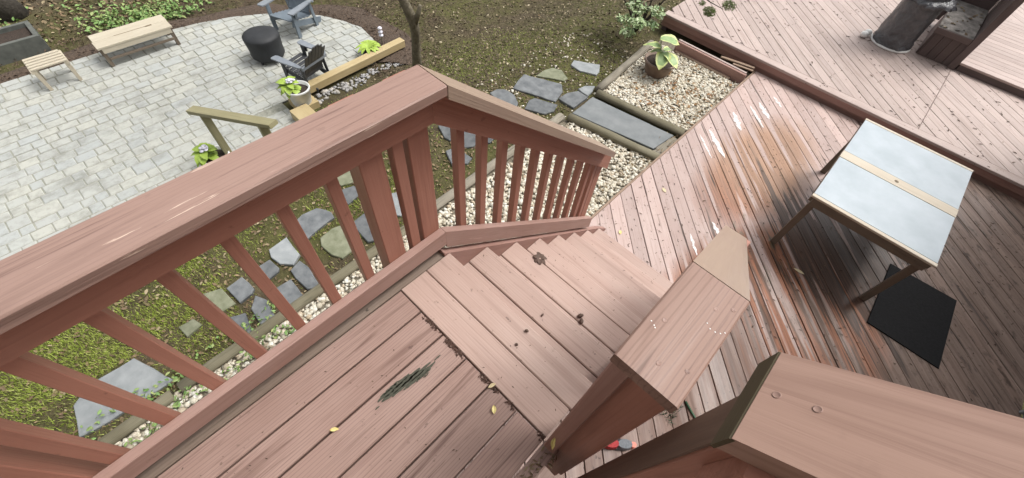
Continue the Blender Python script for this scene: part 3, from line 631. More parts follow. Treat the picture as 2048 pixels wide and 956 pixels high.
# ------------------------------------------------------------------ covered patio heater and brown counter on the raised deck
ph = thing('patio_heater', 'tall object wrapped in a shiny black cover on the raised deck', 'patio heater', (1.02, 8.38, ZR))
prof = [(0.285, 0.03), (0.292, 0.05), (0.276, 0.075), (0.284, 0.10), (0.268, 0.13), (0.272, 0.2), (0.266, 0.35), (0.262, 0.5), (0.258, 0.65), (0.25, 0.78), (0.255, 0.84), (0.225, 0.90), (0.235, 0.98), (0.21, 1.1), (0.2, 1.3), (0.23, 1.5), (0.22, 1.7), (0.06, 1.78)]
lathe('cover', prof, (1.02, 8.38, ZR), M['cover'], ph, 72, 0.045)
lathe('base_ring', [(0.27, 0.002), (0.300, 0.004), (0.304, 0.02), (0.29, 0.034)], (1.02, 8.38, ZR), M['white'], ph, 40)
lathe('cover_flap', [(0.23, 0.0), (0.30, -0.02), (0.34, -0.075), (0.335, -0.085), (0.29, -0.03), (0.22, -0.012)], (1.05, 8.40, ZR + 0.76), M['cover'], ph, 40, 0.14)
for dx, dy in ((0.640, 8.19), (0.665, 8.31)):
    lathe('wheel', [(0.016, 0.0), (0.046, 0.015), (0.058, 0.045), (0.046, 0.078), (0.018, 0.092)], (dx, dy, ZR + 0.002), M['white'], ph, 16)
bc = thing('deck_counter', 'dark brown built in counter with a littered grey shelf on the raised deck', 'counter', (1.68, 8.9, ZR))
for i in range(4):
    x0 = 1.43 + i * 0.117
    box('panel_board', (x0, 8.405, ZR + 0.002), (x0 + 0.113, 8.428, ZR + 0.37), M['brown'], bc, 'Z', 0.003)
box('side_panel', (1.40, 8.43, ZR + 0.002), (1.428, 9.6, ZR + 0.37), M['brown'], bc, 'Y')
box('shelf_edge', (1.385, 8.375, ZR + 0.345), (1.862, 8.402, ZR + 0.425), M['brown'], bc, 'X')
box('shelf_top', (1.39, 8.404, ZR + 0.375), (1.862, 9.75, ZR + 0.428), M['shelf'], bc, 'Y')
box('side_post', (1.865, 8.36, ZR + 0.002), (1.962, 8.60, ZR + 2.0), M['brown'], bc, 'Z')
box('side_wall', (1.880, 8.602, ZR + 0.002), (1.955, 10.6, ZR + 2.0), M['brown'], bc, 'Z')
box('back_panel', (1.10, 9.78, ZR + 0.16), (1.86, 9.83, ZR + 1.6), M['brown'], bc, 'X')
box('back_post', (1.32, 9.70, ZR + 0.10), (1.40, 9.775, ZR + 1.6), M['brown'], bc, 'Z')
def blobs(name, label, cat, pts, mat):
    base = bmesh.new(); bmesh.ops.create_icosphere(base, subdivisions=1, radius=1)
    bv = np.array([v.co[:] for v in base.verts]); bf = np.array([[v.index for v in f.verts] for f in base.faces]); base.free()
    Vs = []; Fs = []
    for i, (x, y, z, s) in enumerate(pts):
        q = bv * (1 + rng.normal(0, 0.15, (len(bv), 1))) * s + (x, y, z); Vs.append(q); Fs.append(bf + i * len(bv))
    return tag(bulk(name, np.concatenate(Vs), np.concatenate(Fs), mat), label, cat)

# ------------------------------------------------------------------ slate stepping stones, slab and timbers
G1 = 'slate stepping stones along the garden path'
STONES = [
 ('slate', 'half hidden rounded slate emerging beyond the sloping rail cap', [(-2.494,2.798),(-2.487,2.930),(-2.403,3.017),(-2.247,3.027),(-2.096,2.940),(-2.032,2.829),(-2.222,2.747)]),
 ('slate', 'largest rectangular dark slate of the path near the bluestone slab', [(-2.488,3.478),(-1.980,3.723),(-1.865,3.601),(-1.786,3.350),(-2.360,3.118),(-2.441,3.306)]),
 ('mosslate', 'rounded greenish slate behind the largest rectangular one', [(-2.349,3.590),(-2.368,3.788),(-2.331,3.926),(-2.195,3.982),(-2.014,3.896),(-2.004,3.801),(-2.152,3.717)]),
 ('slate2', 'farthest pale grey slate, alone towards the potted hosta', [(-2.237,4.308),(-1.909,4.529),(-1.813,4.386),(-1.786,4.278),(-2.010,4.163),(-2.188,4.177)]),
 ('slate', 'slate just beyond the rail cap, below the largest rectangular one', [(-2.042,3.099),(-2.021,3.195),(-1.726,3.325),(-1.669,3.181),(-1.713,3.039),(-1.955,2.918)]),
 ('slate', 'pointed slate touching the far end of the bluestone slab', [(-1.795,3.423),(-1.793,3.610),(-1.718,3.762),(-1.545,3.762),(-1.535,3.430)]),
 ('slate2', 'small broken slate by the corner of the gravel timbers', [(-1.755,3.808),(-1.736,3.934),(-1.639,4.049),(-1.580,3.908),(-1.570,3.79),(-1.669,3.785)]),
 ('slate', 'wide slate seen behind the uppermost sloping balusters', [(-2.453,1.856),(-2.350,1.989),(-2.055,2.149),(-1.821,2.227),(-1.799,2.125),(-1.874,1.985),(-1.885,1.918),(-1.938,1.831),(-2.134,1.789),(-2.237,1.770)]),
 ('slate', 'small slate between corner post and first sloping baluster', [(-2.042,1.623),(-2.023,1.708),(-1.868,1.767),(-1.748,1.776),(-1.718,1.675),(-1.809,1.526)]),
 ('slate', 'broad rounded slate left of the baluster beside the wide post', [(-2.285,-0.153),(-2.314,-0.067),(-2.292,0.085),(-2.211,0.137),(-2.142,0.161),(-2.065,0.145),(-2.058,0.057),(-2.008,-0.193),(-2.050,-0.200)]),
 ('mosslate', 'pale mossy stone high between baluster and wide post', [(-2.526,0.407),(-2.513,0.667),(-2.365,0.698),(-2.337,0.566),(-2.390,0.436)]),
 ('slate', 'slate right below the pale mossy stone by the wide post', [(-2.332,0.424),(-2.300,0.535),(-2.249,0.552),(-2.155,0.515),(-2.118,0.345),(-2.187,0.329),(-2.330,0.370)]),
 ('slate', 'lowest slate left of the wide post beside the timber edging', [(-1.888,0.238),(-1.907,0.414),(-1.763,0.428),(-1.536,0.282),(-1.579,0.210),(-1.792,0.220)]),
 ('mosslate', 'rounded moss covered stone left of the baluster by the wide post', [(-1.965,0.048),(-1.941,0.141),(-1.759,0.096),(-1.599,0.038),(-1.589,-0.074),(-1.695,-0.125),(-1.849,-0.140),(-1.940,-0.095)]),
 ('slate2', 'pale slate showing as a sliver between the two corner posts', [(-1.966,0.707),(-1.884,0.858),(-1.625,0.791),(-1.625,0.647),(-1.721,0.572)]),
 ('slate2', 'light grey angular slate, above the dark slate that meets the timber', [(-2.137,-0.517),(-2.161,-0.324),(-1.897,-0.338),(-1.835,-0.440),(-1.926,-0.523),(-2.047,-0.544)]),
 ('slate', 'small bluish diamond shaped slate between two balusters', [(-2.041,-0.701),(-2.042,-0.565),(-1.900,-0.550),(-1.866,-0.573),(-1.848,-0.701)]),
 ('slate', 'dark irregular slate ending against the mossy timber', [(-1.800,-0.490),(-1.840,-0.375),(-1.701,-0.350),(-1.514,-0.380),(-1.472,-0.415),(-1.517,-0.485),(-1.694,-0.500)]),
 ('slate', 'square dark slate touching the mossy timber', [(-1.723,-0.695),(-1.717,-0.535),(-1.492,-0.545),(-1.483,-0.697),(-1.578,-0.713)]),
 ('slate', 'bluish slate with a dark crack beside the pale green square', [(-2.014,-0.985),(-2.036,-0.834),(-1.849,-0.814),(-1.814,-0.852),(-1.800,-0.968)]),
 ('mosslate', 'pale green square flagstone next to the cracked bluish slate', [(-2.104,-1.162),(-2.048,-1.015),(-1.954,-1.008),(-1.824,-0.997),(-1.825,-1.130),(-1.918,-1.176)]),
 ('slate', 'triangular grey slate below the pale green square', [(-1.751,-1.130),(-1.682,-0.982),(-1.487,-1.014),(-1.474,-1.103),(-1.509,-1.129),(-1.666,-1.140)]),
 ('slate', 'slate with mossy corner, between two balusters at the timber', [(-1.679,-0.928),(-1.772,-0.840),(-1.669,-0.792),(-1.468,-0.821),(-1.468,-0.947)]),
 ('slate2', 'tiny white stone tip poking out beside a baluster in the grass', [(-1.924,-1.669),(-1.898,-1.585),(-1.816,-1.593),(-1.851,-1.646)]),
 ('mosslate', 'small pale green tile lying alone in the grass', [(-1.929,-1.429),(-1.925,-1.312),(-1.824,-1.284),(-1.797,-1.415)]),
 ('slate2', 'biggest pale slab at lower left behind the balusters', [(-1.906,-1.779),(-1.521,-1.634),(-1.525,-1.897),(-1.547,-2.174),(-1.565,-2.262),(-1.827,-2.217),(-1.919,-2.091)]),
]
def rough_poly(p, amp=0.006):
    out = []
    for i in range(len(p)):
        a, b = Vector(p[i]), Vector(p[(i + 1) % len(p)]); out.append(a)
        k = max(1, int((b - a).length / 0.09))
        for j in range(1, k): out.append(a.lerp(b, j / k) + Vector((random.uniform(-amp, amp), random.uniform(-amp, amp))))
    return out
for m_, lab, p in STONES:
    o = slab('stepping_stone', rough_poly(p), ZG + random.uniform(-0.004, 0.008), 0.06, M[m_], None, 0.006, tilt=(random.uniform(-.02, .02), random.uniform(-.02, .02)))
    tag(o, lab, 'paving stone', G1)
sl = slab('bluestone_slab', rough_poly([(-1.462, 3.30), (-1.49, 3.782), (-0.30, 3.965), (-0.345, 3.545)], 0.003), ZG + 0.03, 0.08, M['bluestone'], None, 0.006)
tag(sl, 'long bluestone slab between two mossy timbers beside the deck', 'paving stone')
def log(name, label, p0, p1, r, mat, flat=0.75):
    p0, p1 = Vector(p0), Vector(p1); F = frame_of(p1 - p0); vs = []; n = 10; k = 9
    for i in range(k):
        t = i / (k - 1)
        for a in range(n):
            an = 2 * math.pi * a / n; rr_ = r * (1 + random.uniform(-0.07, 0.07))
            vs.append(p0.lerp(p1, t) + F.col[1] * math.cos(an) * rr_ + F.col[2] * math.sin(an) * rr_ * flat)
    fs = [(i * n + a, i * n + (a + 1) % n, (i + 1) * n + (a + 1) % n, (i + 1) * n + a) for i in range(k - 1) for a in range(n)] + [tuple(range(n - 1, -1, -1)), tuple(range((k - 1) * n, k * n))]
    return tag(mesh(name, vs, fs, mat, None, F, True), label, 'timber', 'landscape timbers edging the gravel')
log('landscape_timber', 'dark mossy timber between bluestone slab and hosta gravel bed', (-1.50, 3.90, ZG + 0.035), (-0.23, 4.085, ZG + 0.035), 0.062, M['mosswood'])
log('landscape_timber', 'mossy timber along the near side of the bluestone slab', (-1.44, 3.21, ZG + 0.03), (-0.215, 3.44, ZG + 0.03), 0.062, M['mosswood'])
log('landscape_timber', 'weathered grey timber running back behind the potted hosta', (-1.53, 3.97, ZG + 0.04), (-1.70, 5.62, ZG + 0.04), 0.058, M['oldgrey'])
log('landscape_timber', 'long mossy timber behind the level balusters', (-1.405, -1.62, ZG + 0.02), (-1.44, 0.62, ZG + 0.02), 0.055, M['mosswood'], 0.6)
log('landscape_timber', 'pale old timber seen through the sloping balusters', (-1.46, 0.68, ZG + 0.02), (-1.52, 3.16, ZG + 0.02), 0.060, M['oldgrey'], 0.6)
log('landscape_timber', 'short mossy timber end at the far lower left', (-1.37, -2.75, ZG + 0.02), (-1.395, -1.68, ZG + 0.02), 0.055, M['mosswood'], 0.6)
box('slab_end_board', (-0.335, 3.50, ZG - 0.05), (-0.222, 3.96, ZG + 0.012), M['oldgrey'], None, 'Y')
tag(bpy.context.scene.objects['slab_end_board'], 'weathered board between bluestone slab and deck edge', 'board')

# ------------------------------------------------------------------ gravel
def ico(sub):
    b = bmesh.new(); bmesh.ops.create_icosphere(b, subdivisions=sub, radius=1); bv = np.array([v.co[:] for v in b.verts]); bf = np.array([[v.index for v in f.verts] for f in b.faces]); b.free(); return bv, bf
def pebbles(name, pts, smin, smax, mat, flat=0.62, sub=1, label=None):
    bv, bf = ico(sub); n = len(pts); s = rng.uniform(smin, smax, (n, 1, 1)) * np.exp(rng.normal(0, 0.18, (n, 1, 1)))
    sc = np.concatenate([rng.uniform(0.85, 1.35, (n, 1, 1)), rng.uniform(0.7, 1.0, (n, 1, 1)), np.full((n, 1, 1), flat) * rng.uniform(0.8, 1.15, (n, 1, 1))], 2)
    v = bv[None] * (1 + rng.normal(0, 0.07, (n, len(bv), 1))) * sc * s
    ang = rng.uniform(0, 6.283, n); tl = rng.normal(0, 0.3, n); c, s_ = np.cos(tl)[:, None], np.sin(tl)[:, None]
    x, y, z = v[..., 0], v[..., 1], v[..., 2]; y, z = y * c - z * s_, y * s_ + z * c
    c, s_ = np.cos(ang)[:, None], np.sin(ang)[:, None]; x, y = x * c - y * s_, x * s_ + y * c
    V = np.stack([x, y, z], 2) + np.asarray(pts)[:, None, :]
    F = (bf[None] + (np.arange(n) * len(bv))[:, None, None]).reshape(-1, 3)
    o = bulk(name, V, F, mat, smooth=True); o['kind'] = 'stuff'; return o
def scatter(n, x0, x1, y0, y1, z, jz=0.008): return np.stack([rng.uniform(x0, x1, n), rng.uniform(y0, y1, n), z + rng.uniform(-jz, jz, n)], 1)
gb = slab('gravel_bed', [(-1.39, -2.9), (-0.22, -2.9), (-0.22, 3.30), (-1.48, 3.18)], ZG - 0.016, 0.05, M['gbase'], None, 0.004); tag(gb, kind='structure')
gb2 = slab('gravel_bed', [(-1.52, 3.95), (-0.22, 4.12), (-0.22, 6.2), (-1.72, 6.2)], ZG - 0.016, 0.05, M['gbase'], None, 0.004); tag(gb2, kind='structure')
p1 = scatter(12500, -1.40, -0.22, -2.3, 3.4, ZG - 0.002)
p1 = p1[(p1[:, 1] < 3.17 + 0.19 * (p1[:, 0] + 1.44)) & ~((p1[:, 0] > -0.6) & (p1[:, 1] < 0.6) & (rng.random(len(p1)) < 0.6))]
pebbles('white_gravel', p1, 0.013, 0.026, M['pebble'])
p2 = scatter(6200, -1.66, -0.22, 4.0, 5.75, ZG - 0.002)
p2 = p2[(p2[:, 1] > 4.05 + 0.146 * (p2[:, 0] + 1.4)) & (p2[:, 0] > -1.50 - 0.103 * (p2[:, 1] - 3.97))]
pebbles('white_gravel', p2, 0.013, 0.025, M['pebble'])
gl = scatter(260, -1.35, -0.24, 4.15, 5.7, ZG + 0.022, 0.004); gl = gl[rng.random(len(gl)) < np.exp(-((gl[:, 0] + 0.75) ** 2 + (gl[:, 1] - 4.75) ** 2) / 0.16) + 0.25]
GLEAF = gl
p3 = scatter(750, -2.9, -1.5, 2.6, 5.2, 0, 0.002); p3[:, 2] = terr(p3[:, 0], p3[:, 1]) + 0.004
pebbles('stray_pebbles', p3[rng.random(len(p3)) < 0.35], 0.009, 0.02, M['pebble'])

# ------------------------------------------------------------------ grass, litter, mulch
def blades(name, pts, hmin, hmax, wd, mat, lean=0.6):
    n = len(pts); a = rng.uniform(0, 6.283, n); h = rng.uniform(hmin, hmax, n); l = rng.uniform(0.1, lean, n) * h; b = rng.uniform(0, 6.283, n)
    p = np.asarray(pts); dx, dy = np.cos(a) * wd, np.sin(a) * wd; V = np.zeros((n, 3, 3)); V[:] = p[:, None, :]
    V[:, 0, 0] -= dx; V[:, 0, 1] -= dy; V[:, 1, 0] += dx; V[:, 1, 1] += dy; V[:, 2, 0] += np.cos(b) * l; V[:, 2, 1] += np.sin(b) * l; V[:, 2, 2] += h
    o = bulk(name, V, np.arange(3 * n).reshape(-1, 3), mat); o['kind'] = 'stuff'; return o
def leaves(name, pts, smin, smax, mat, tilt=0.5, kind='stuff', aspect=0.5, parent=None):
    """small pointed leaf quads, each its own island, folded along the midrib"""
    n = len(pts); p = np.asarray(pts)[:, None, :]; s = rng.uniform(smin, smax, (n, 1))
    a = rng.uniform(0, 6.283, n); u = np.stack([np.cos(a), np.sin(a), rng.normal(0, tilt, n)], 1); u /= np.linalg.norm(u, axis=1)[:, None]
    nrm = np.stack([rng.normal(0, tilt, n), rng.normal(0, tilt, n), np.ones(n)], 1); v = np.cross(nrm, u); v /= np.linalg.norm(v, axis=1)[:, None]; nn = np.cross(u, v)
    V = np.zeros((n, 6, 3))
    for i, (du, dv, dn) in enumerate(((-1, 0, 0), (-0.25, aspect, 0.12), (0.45, aspect * 0.8, 0.14), (1, 0, -0.12), (0.45, -aspect * 0.8, 0.14), (-0.25, -aspect, 0.12))):
        V[:, i] = p[:, 0] + s * (u * du + v * dv + nn * dn)
    b = np.arange(n)[:, None] * 6
    F = np.concatenate([b + np.array([[0, 1, 2, 3]]), b + np.array([[0, 3, 4, 5]])])
    o = bulk(name, V, F, mat, parent)
    if kind: o['kind'] = kind
    return o
def on_terr(p, dz=0.0): p[:, 2] = terr(p[:, 0], p[:, 1]) + dz; return p
leaves('leaf_litter', GLEAF, 0.016, 0.038, palette('orange brown leaves', [(0.34, 0.17, 0.07), (0.20, 0.12, 0.06), (0.42, 0.25, 0.11), (0.14, 0.09, 0.05)], 0.6, 0.2), 0.4)
q = scatter(420, -0.42, -0.2, -0.2, 6.1, ZG + 0.02, 0.01); leaves('leaf_litter', q, 0.010, 0.024, M['litter'], 0.5)
gp = on_terr(scatter(175000, -4.4, -1.47, -3.2, 1.0, 0)); gp = gp[(gp[:, 0] > -3.55)]
keep = np.ones(len(gp), bool)
dens = 0.5 + 0.5 * np.sin(gp[:, 0] * 3.1 + 1) * np.sin(gp[:, 1] * 2.7) ; dens = np.where(gp[:, 1] > -1.0, dens * 0.45, 0.65 + 0.4 * dens)
dens = np.where(gp[:, 0] > -1.95, dens * 0.45, dens)
pn = np.sin(gp[:, 0] * 5.3 + 2 * np.sin(gp[:, 1] * 2.1)) + np.sin(gp[:, 1] * 4.4 + 1.5 * np.sin(gp[:, 0] * 3.7)) + 0.5 * np.sin(gp[:, 0] * 13 + gp[:, 1] * 9); dens = dens * np.clip(0.9 + 0.55 * pn, 0.12, 1.0)
gp = gp[rng.random(len(gp)) < dens]
from math import atan2
def inside(P, poly):
    x, y = P[:, 0], P[:, 1]; r = np.zeros(len(P), bool); n = len(poly)
    for i in range(n):
        (x1, y1), (x2, y2) = poly[i - 1], poly[i]
        c = ((y1 > y) != (y2 > y)) & (x < (x2 - x1) * (y - y1) / (y2 - y1 + 1e-12) + x1); r ^= c
    return r
def off_stones(P):
    k = np.ones(len(P), bool)
    for _, _, s in STONES: k &= ~inside(P, s)
    return P[k]
blades('grass', off_stones(gp), 0.014, 0.042, 0.0034, M['grass'], 0.9)
gp2 = on_terr(scatter(26000, -4.6, -1.55, 1.0, 5.0, 0)); m_ = 0.5 + 0.5 * np.sin(gp2[:, 0] * 2.3 + gp2[:, 1] * 1.1)
blades('grass', off_stones(gp2[rng.random(len(gp2)) < 0.25 + 0.5 * m_]), 0.010, 0.026, 0.004, M['grass'], 1.2)
lp = on_terr(scatter(15000, -7.0, -1.55, 2.2, 9.5, 0), 0.006); lp = lp[~((lp[:, 0] > -1.95) & (lp[:, 1] > 5.9))]
lp = lp[~((lp[:, 0] < -4.95) & (lp[:, 1] < 3.2))]
lp = off_stones(lp); pk = rng.random(len(lp)) < 0.10; leaves('leaf_litter', lp[~pk], 0.012, 0.034, palette('damp brown litter', [(0.085, 0.066, 0.036), (0.125, 0.10, 0.055), (0.065, 0.05, 0.03), (0.15, 0.12, 0.07), (0.10, 0.075, 0.042)], 0.8, 0.2), 0.4); leaves('leaf_litter', lp[pk], 0.012, 0.034, palette('pale dry leaves', [(0.36, 0.30, 0.19), (0.26, 0.20, 0.12), (0.45, 0.39, 0.27), (0.22, 0.15, 0.08)], 0.7, 0.2), 0.4)
lp = off_stones(on_terr(scatter(2600, -2.7, -1.45, -2.6, 3.2, 0), 0.014)); leaves('leaf_litter', off_stones(lp), 0.010, 0.026, M['litter'], 0.4)
lp = on_terr(scatter(9000, -14.0, -8.5, -5.5, 5.5, 0), 0.01); leaves('leaf_litter', lp, 0.02, 0.05, M['litter'], 0.5)
# mulch band round the patio and bright groundcover behind it
PATIO2 = [(-5.03, -7.0), (-3.60, -7.0), (-3.60, 0.95), (-5.03, 0.95)]
PATIO3 = [(-7.93, -7.0), (-3.60, -7.0), (-3.60, 0.95), (-7.93, 0.95)]
PATIO = [(-5.03, -7.0), (-5.03, 2.62), (-5.25, 2.86), (-5.60, 3.0), (-6.05, 3.06), (-6.45, 2.93), (-6.85, 2.72), (-7.2, 2.36), (-7.5, 1.95), (-7.72, 1.5), (-7.86, 1.0), (-7.92, 0.5), (-7.93, -7.0)]
edge_ = [(-7.93, -7.0), (-7.93, -4.0), (-7.93, -2.0), (-7.93, -1.0)] + PATIO[-2:0:-1]
out_ = []
for i, p in enumerate(edge_):
    a_, b_ = Vector(edge_[max(0, i - 1)]), Vector(edge_[min(len(edge_) - 1, i + 1)]); t_ = (b_ - a_).normalized(); n_ = Vector((-t_.y, t_.x)); u_ = i / (len(edge_) - 1)
    out_.append(Vector(p) + n_ * (0.34 + 0.10 * math.sin(i * 2.1) + 0.65 * max(0, u_ - 0.45)))
V_ = []; F_ = []
for i, (p, q) in enumerate(zip(edge_, out_)):
    for k_ in range(4):
        x_, y_ = Vector(p).lerp(q, k_ / 3); V_.append((x_, y_, max(terr(x_, y_).item(), -2.535) + 0.012 + (0.03 if k_ in (1, 2) else -0.006)))
    if i: b_ = (i - 1) * 4; F_ += [(b_ + k_, b_ + k_ + 1, b_ + 5 + k_, b_ + 4 + k_) for k_ in range(3)]
mb = mesh('mulch_bed', V_, [tuple(reversed(f)) for f in F_], simple('dark mulch soil', (0.045, 0.032, 0.024), (0.11, 0.078, 0.056), 34, 0.95, 0.9, 0.02), None, None, True); tag(mb, kind='structure')
mp = on_terr(scatter(16000, -8.75, -4.2, -5.5, 4.4, 0), 0.006)
mp = mp[~inside(mp, PATIO)]; dd = np.hypot(np.maximum(0, -7.93 - mp[:, 0]) , 0) ; mp = mp[(mp[:, 0] < -7.9) | (mp[:, 1] > 2.4)]; mp[:, 2] += 0.035
mp = mp[~((mp[:, 0] > -5.2) & (mp[:, 1] > 3.6))]
leaves('mulch', mp, 0.014, 0.034, M['mulch'], 0.5, aspect=0.3)
cv = on_terr(scatter(30000, -9.9, -8.2, -6.0, 3.4, 0), 0.0); wv = -8.38 + 0.16 * np.sin(cv[:, 1] * 1.9) + 0.05 * cv[:, 1]
cv = cv[(cv[:, 0] < wv) & (rng.random(len(cv)) < np.clip(1.0 - (wv - cv[:, 0] - 0.15) * 1.5, 0.10, 1)) & (rng.random(len(cv)) < 0.5 + 0.5 * np.sin(cv[:, 1] * 2.6 + 0.5))]
cv[:, 2] += rng.uniform(0.01, 0.09, len(cv)); leaves('groundcover', cv, 0.018, 0.045, M['ivy'], 0.6)
cv = on_terr(scatter(1800, -13, -9.2, -5.0, 5.0, 0), 0.04); cv = cv[np.sin(cv[:, 0] * 2.2) * np.sin(cv[:, 1] * 1.7) > 0.45]; leaves('groundcover', cv, 0.02, 0.05, M['ivy'], 0.6)

# small plants along the timber edge (foreground left)
wp = on_terr(scatter(900, -1.62, -1.2, -2.5, -0.75, 0), 0.02); wp = wp[np.sin(wp[:, 1] * 9 + 1) * np.cos(wp[:, 0] * 11) > -0.1]; wp[:, 2] += rng.uniform(0, 0.06, len(wp)); leaves('edge_weeds', wp, 0.010, 0.024, M['ivy'], 0.6)

# ------------------------------------------------------------------ patio of pavers
base = slab('patio', PATIO, ZP - 0.008, 0.06, M['joint'], None, 0.004); tag(base, kind='structure')
patio_ext = slab('patio', PATIO2, ZP - 0.0085, 0.06, M['joint'], None, 0.002); tag(patio_ext, kind='structure')
pav = []
x = -3.60
while x > -8.0:
    d = random.choice((0.145, 0.155, 0.155, 0.21)); y = -6.9 + random.uniform(0, 0.25)
    while y < 3.3:
        L = random.choice((0.14, 0.15, 0.21, 0.21, 0.23, 0.30))
        pav.append([(x - d + 0.004 + random.uniform(0, .003), y + 0.003), (x - 0.004, y + 0.003 + random.uniform(0, .004)), (x - 0.003, y + L - 0.003), (x - d + 0.004, y + L - 0.002 - random.uniform(0, .004))]); y += L
    x -= d
out = []
for p in pav:
    PP = PATIO3 if (p[2][1] < 0.55 or (p[0][1] < 0.95 and p[0][0] > -5.03)) else PATIO
    for i in range(len(PP)):
        (x1, y1), (x2, y2) = PP[i - 1], PP[i]
        p = clip(p, (y2 - y1), -(x2 - x1), (y2 - y1) * x1 - (x2 - x1) * y1)
        if len(p) < 3: break
    if len(p) >= 3 and abs(area(p)) > 0.003: out.append(p)
cm = Vector((CAM.x, CAM.y))
def visible(p):
    c = sum((Vector(q) for q in p), Vector((0, 0))) / len(p); v = Vector((c.x, c.y, ZP)) - CAM
    q = [sum(r[i] * v[i] for i in range(3)) for r in rows]
    if q[2] <= 0: return None
    u, vv = 1024 + 834.6 * q[0] / q[2], 478 + 834.6 * q[1] / q[2]
    return (u, vv, v.length)
vis = []; rest = []
for p in out:
    s = visible(p)
    if s and -20 < s[0] < 2068 and -20 < s[1] < 956 and s[1] < 640 - 0.43 * s[0]: vis.append((s[2] - 3 * abs(area(p)) ** .5, p))
    else: rest.append(p)
vis.sort(key=lambda q: q[0]); rest += [q[1] for q in vis[300:]]
for _, p in vis[:300]: slab('paver', p, ZP + random.uniform(-0.005, 0.003), 0.03, M['paver'], base, 0.009, tilt=(random.uniform(-.012, .012), random.uniform(-.012, .012)))
Vs = []; Fs = []
for p in rest:
    p = [Vector(q) for q in p]
    if area(p) < 0: p.reverse()
    ins = offset_poly(p, 0.006); n = len(p); b = len(Vs); z = ZP + random.uniform(-0.004, 0.003)
    Vs += [(q.x, q.y, z) for q in ins] + [(q.x, q.y, z - 0.022) for q in p]
    Fs += [tuple(range(b, b + n))] + [(b + i, b + n + i, b + n + (i + 1) % n, b + (i + 1) % n) for i in range(n)]
o = mesh('pavers', Vs, Fs, M['paver'], base); o['kind'] = 'stuff'

# ------------------------------------------------------------------ patio furniture and garden things
rp = scatter(620, -4.90, -4.25, 1.25, 3.0, 0, 0.006); rp = rp[rp[:, 0] < -4.66 - 0.05 * (rp[:, 1] - 1.3) + 0.05 * np.sin(rp[:, 1] * 7)]; rp[:, 2] = terr(rp[:, 0], rp[:, 1]) + 0.015
pebbles('river_rocks', rp, 0.018, 0.038, M['rock'], 0.65)
tm = beam('pine_timber', (-4.955, 1.36, -2.41), (-5.075, 3.24, -2.41), 0.135, 0.12, M['pine'], None, ch=0.006); tag(tm, 'new yellow pine timber along the patio edge by the charcoal chair', 'timber')
gs = thing('garden_steps', 'pale pine step boards under the white potted plant at the patio edge', 'step', (-4.5, 0.9, -2.5))
box('step_board', (-4.93, 1.02, -2.52), (-4.60, 1.33, -2.42), M['pine'], gs, 'X'); box('step_board', (-4.595, 0.88, -2.52), (-4.10, 1.14, -2.36), M['pine'], gs, 'X')
hr = thing('garden_handrail', 'greenish treated timber handrail on two posts above the patio', 'handrail', (-3.9, 0.05, -2.4))
beam('handrail', (-4.463, -0.186, -1.72), (-3.235, 0.290, -1.42), 0.115, 0.05, M['treated'], hr)
beam('post', (-4.28, -0.12, -2.5), (-4.28, -0.12, -1.695), 0.085, 0.085, M['treated'], hr, up=(0, 1, 0)); beam('post', (-3.42, 0.22, -2.45), (-3.42, 0.22, -1.485), 0.085, 0.085, M['treated'], hr, up=(0, 1, 0))

def adirondack(name, label, loc, rz, mat, arm, backmat, sc):
    t = thing(name, label, 'chair', loc, rz, 'garden chairs round the fire pit', sc)
    CTX[0] = MW[t].copy()                                     # local: +X is the way the sitter faces
    for i in range(6):
        xx = 0.30 - i * 0.093; z = 0.355 - i * 0.021
        beam('seat_slat', (xx, -0.255, z), (xx, 0.255, z), 0.082, 0.02, mat, t)
    for s in (-1, 1):
        beam('side_rail', (0.33, s * 0.27, 0.30), (-0.48, s * 0.25, 0.045), 0.028, 0.11, mat, t)
        beam('front_leg', (0.27, s * 0.295, 0.0), (0.27, s * 0.295, 0.535), 0.09, 0.025, mat, t, up=(0, 1, 0))
        vs = []; pts = [(0.40, 0.06), (0.385, 0.085), (0.33, 0.085), (0.05, 0.075), (-0.30, 0.035), (-0.32, -0.02), (-0.2, -0.045), (0.1, -0.06), (0.33, -0.062), (0.39, -0.04)]
        n = len(pts); zz = (0.56, 0.537)
        for z in zz: vs += [(px, s * (0.335 + py), z) for px, py in pts]
        fs = [tuple(range(n)), tuple(range(2 * n - 1, n - 1, -1))] + [(i, n + i, n + (i + 1) % n, (i + 1) % n) for i in range(n)]
        if s > 0: fs = [tuple(reversed(f)) for f in fs]
        mesh('armrest', vs, fs, arm, t)
        beam('arm_brace', (0.235, s * 0.32, 0.40), (0.235, s * 0.355, 0.535), 0.07, 0.022, mat, t, up=(0, 1, 0))
        beam('back_leg', (-0.30, s * 0.29, 0.0), (-0.24, s * 0.29, 0.535), 0.07, 0.025, mat, t, up=(0, 1, 0))
    hts = (0.60, 0.70, 0.76, 0.76, 0.70, 0.60)
    for i, hh in enumerate(hts):
        k = i - 2.5; yb_, yt = k * 0.078, k * 0.094
        p0 = Vector((-0.20, yb_, 0.24)); p1 = p0 + Vector((-0.42 * hh, yt - yb_, 0.90 * hh))
        beam('back_slat', p0, p1, 0.083, 0.018, backmat, t, up=(1, 0, 0.42))
    beam('back_band', (-0.325, -0.335, 0.515), (-0.325, 0.335, 0.515), 0.045, 0.065, arm, t)
    beam('back_rail', (-0.225, -0.25, 0.27), (-0.225, 0.25, 0.27), 0.03, 0.07, mat, t)
    CTX[0] = Matrix.Identity(4); return t
adirondack('garden_chair', 'slate blue slatted garden chair facing the covered fire pit', (-6.70, 2.18, ZP), -1.18, M['chair1'], M['chairarm'], M['chair1'], 0.83)
adirondack('garden_chair', 'charcoal slatted garden chair seen from behind by the pine timber', (-5.27, 1.56, ZP), -2.86, M['chair2'], M['chairarm'], M['chair2'], 0.74)
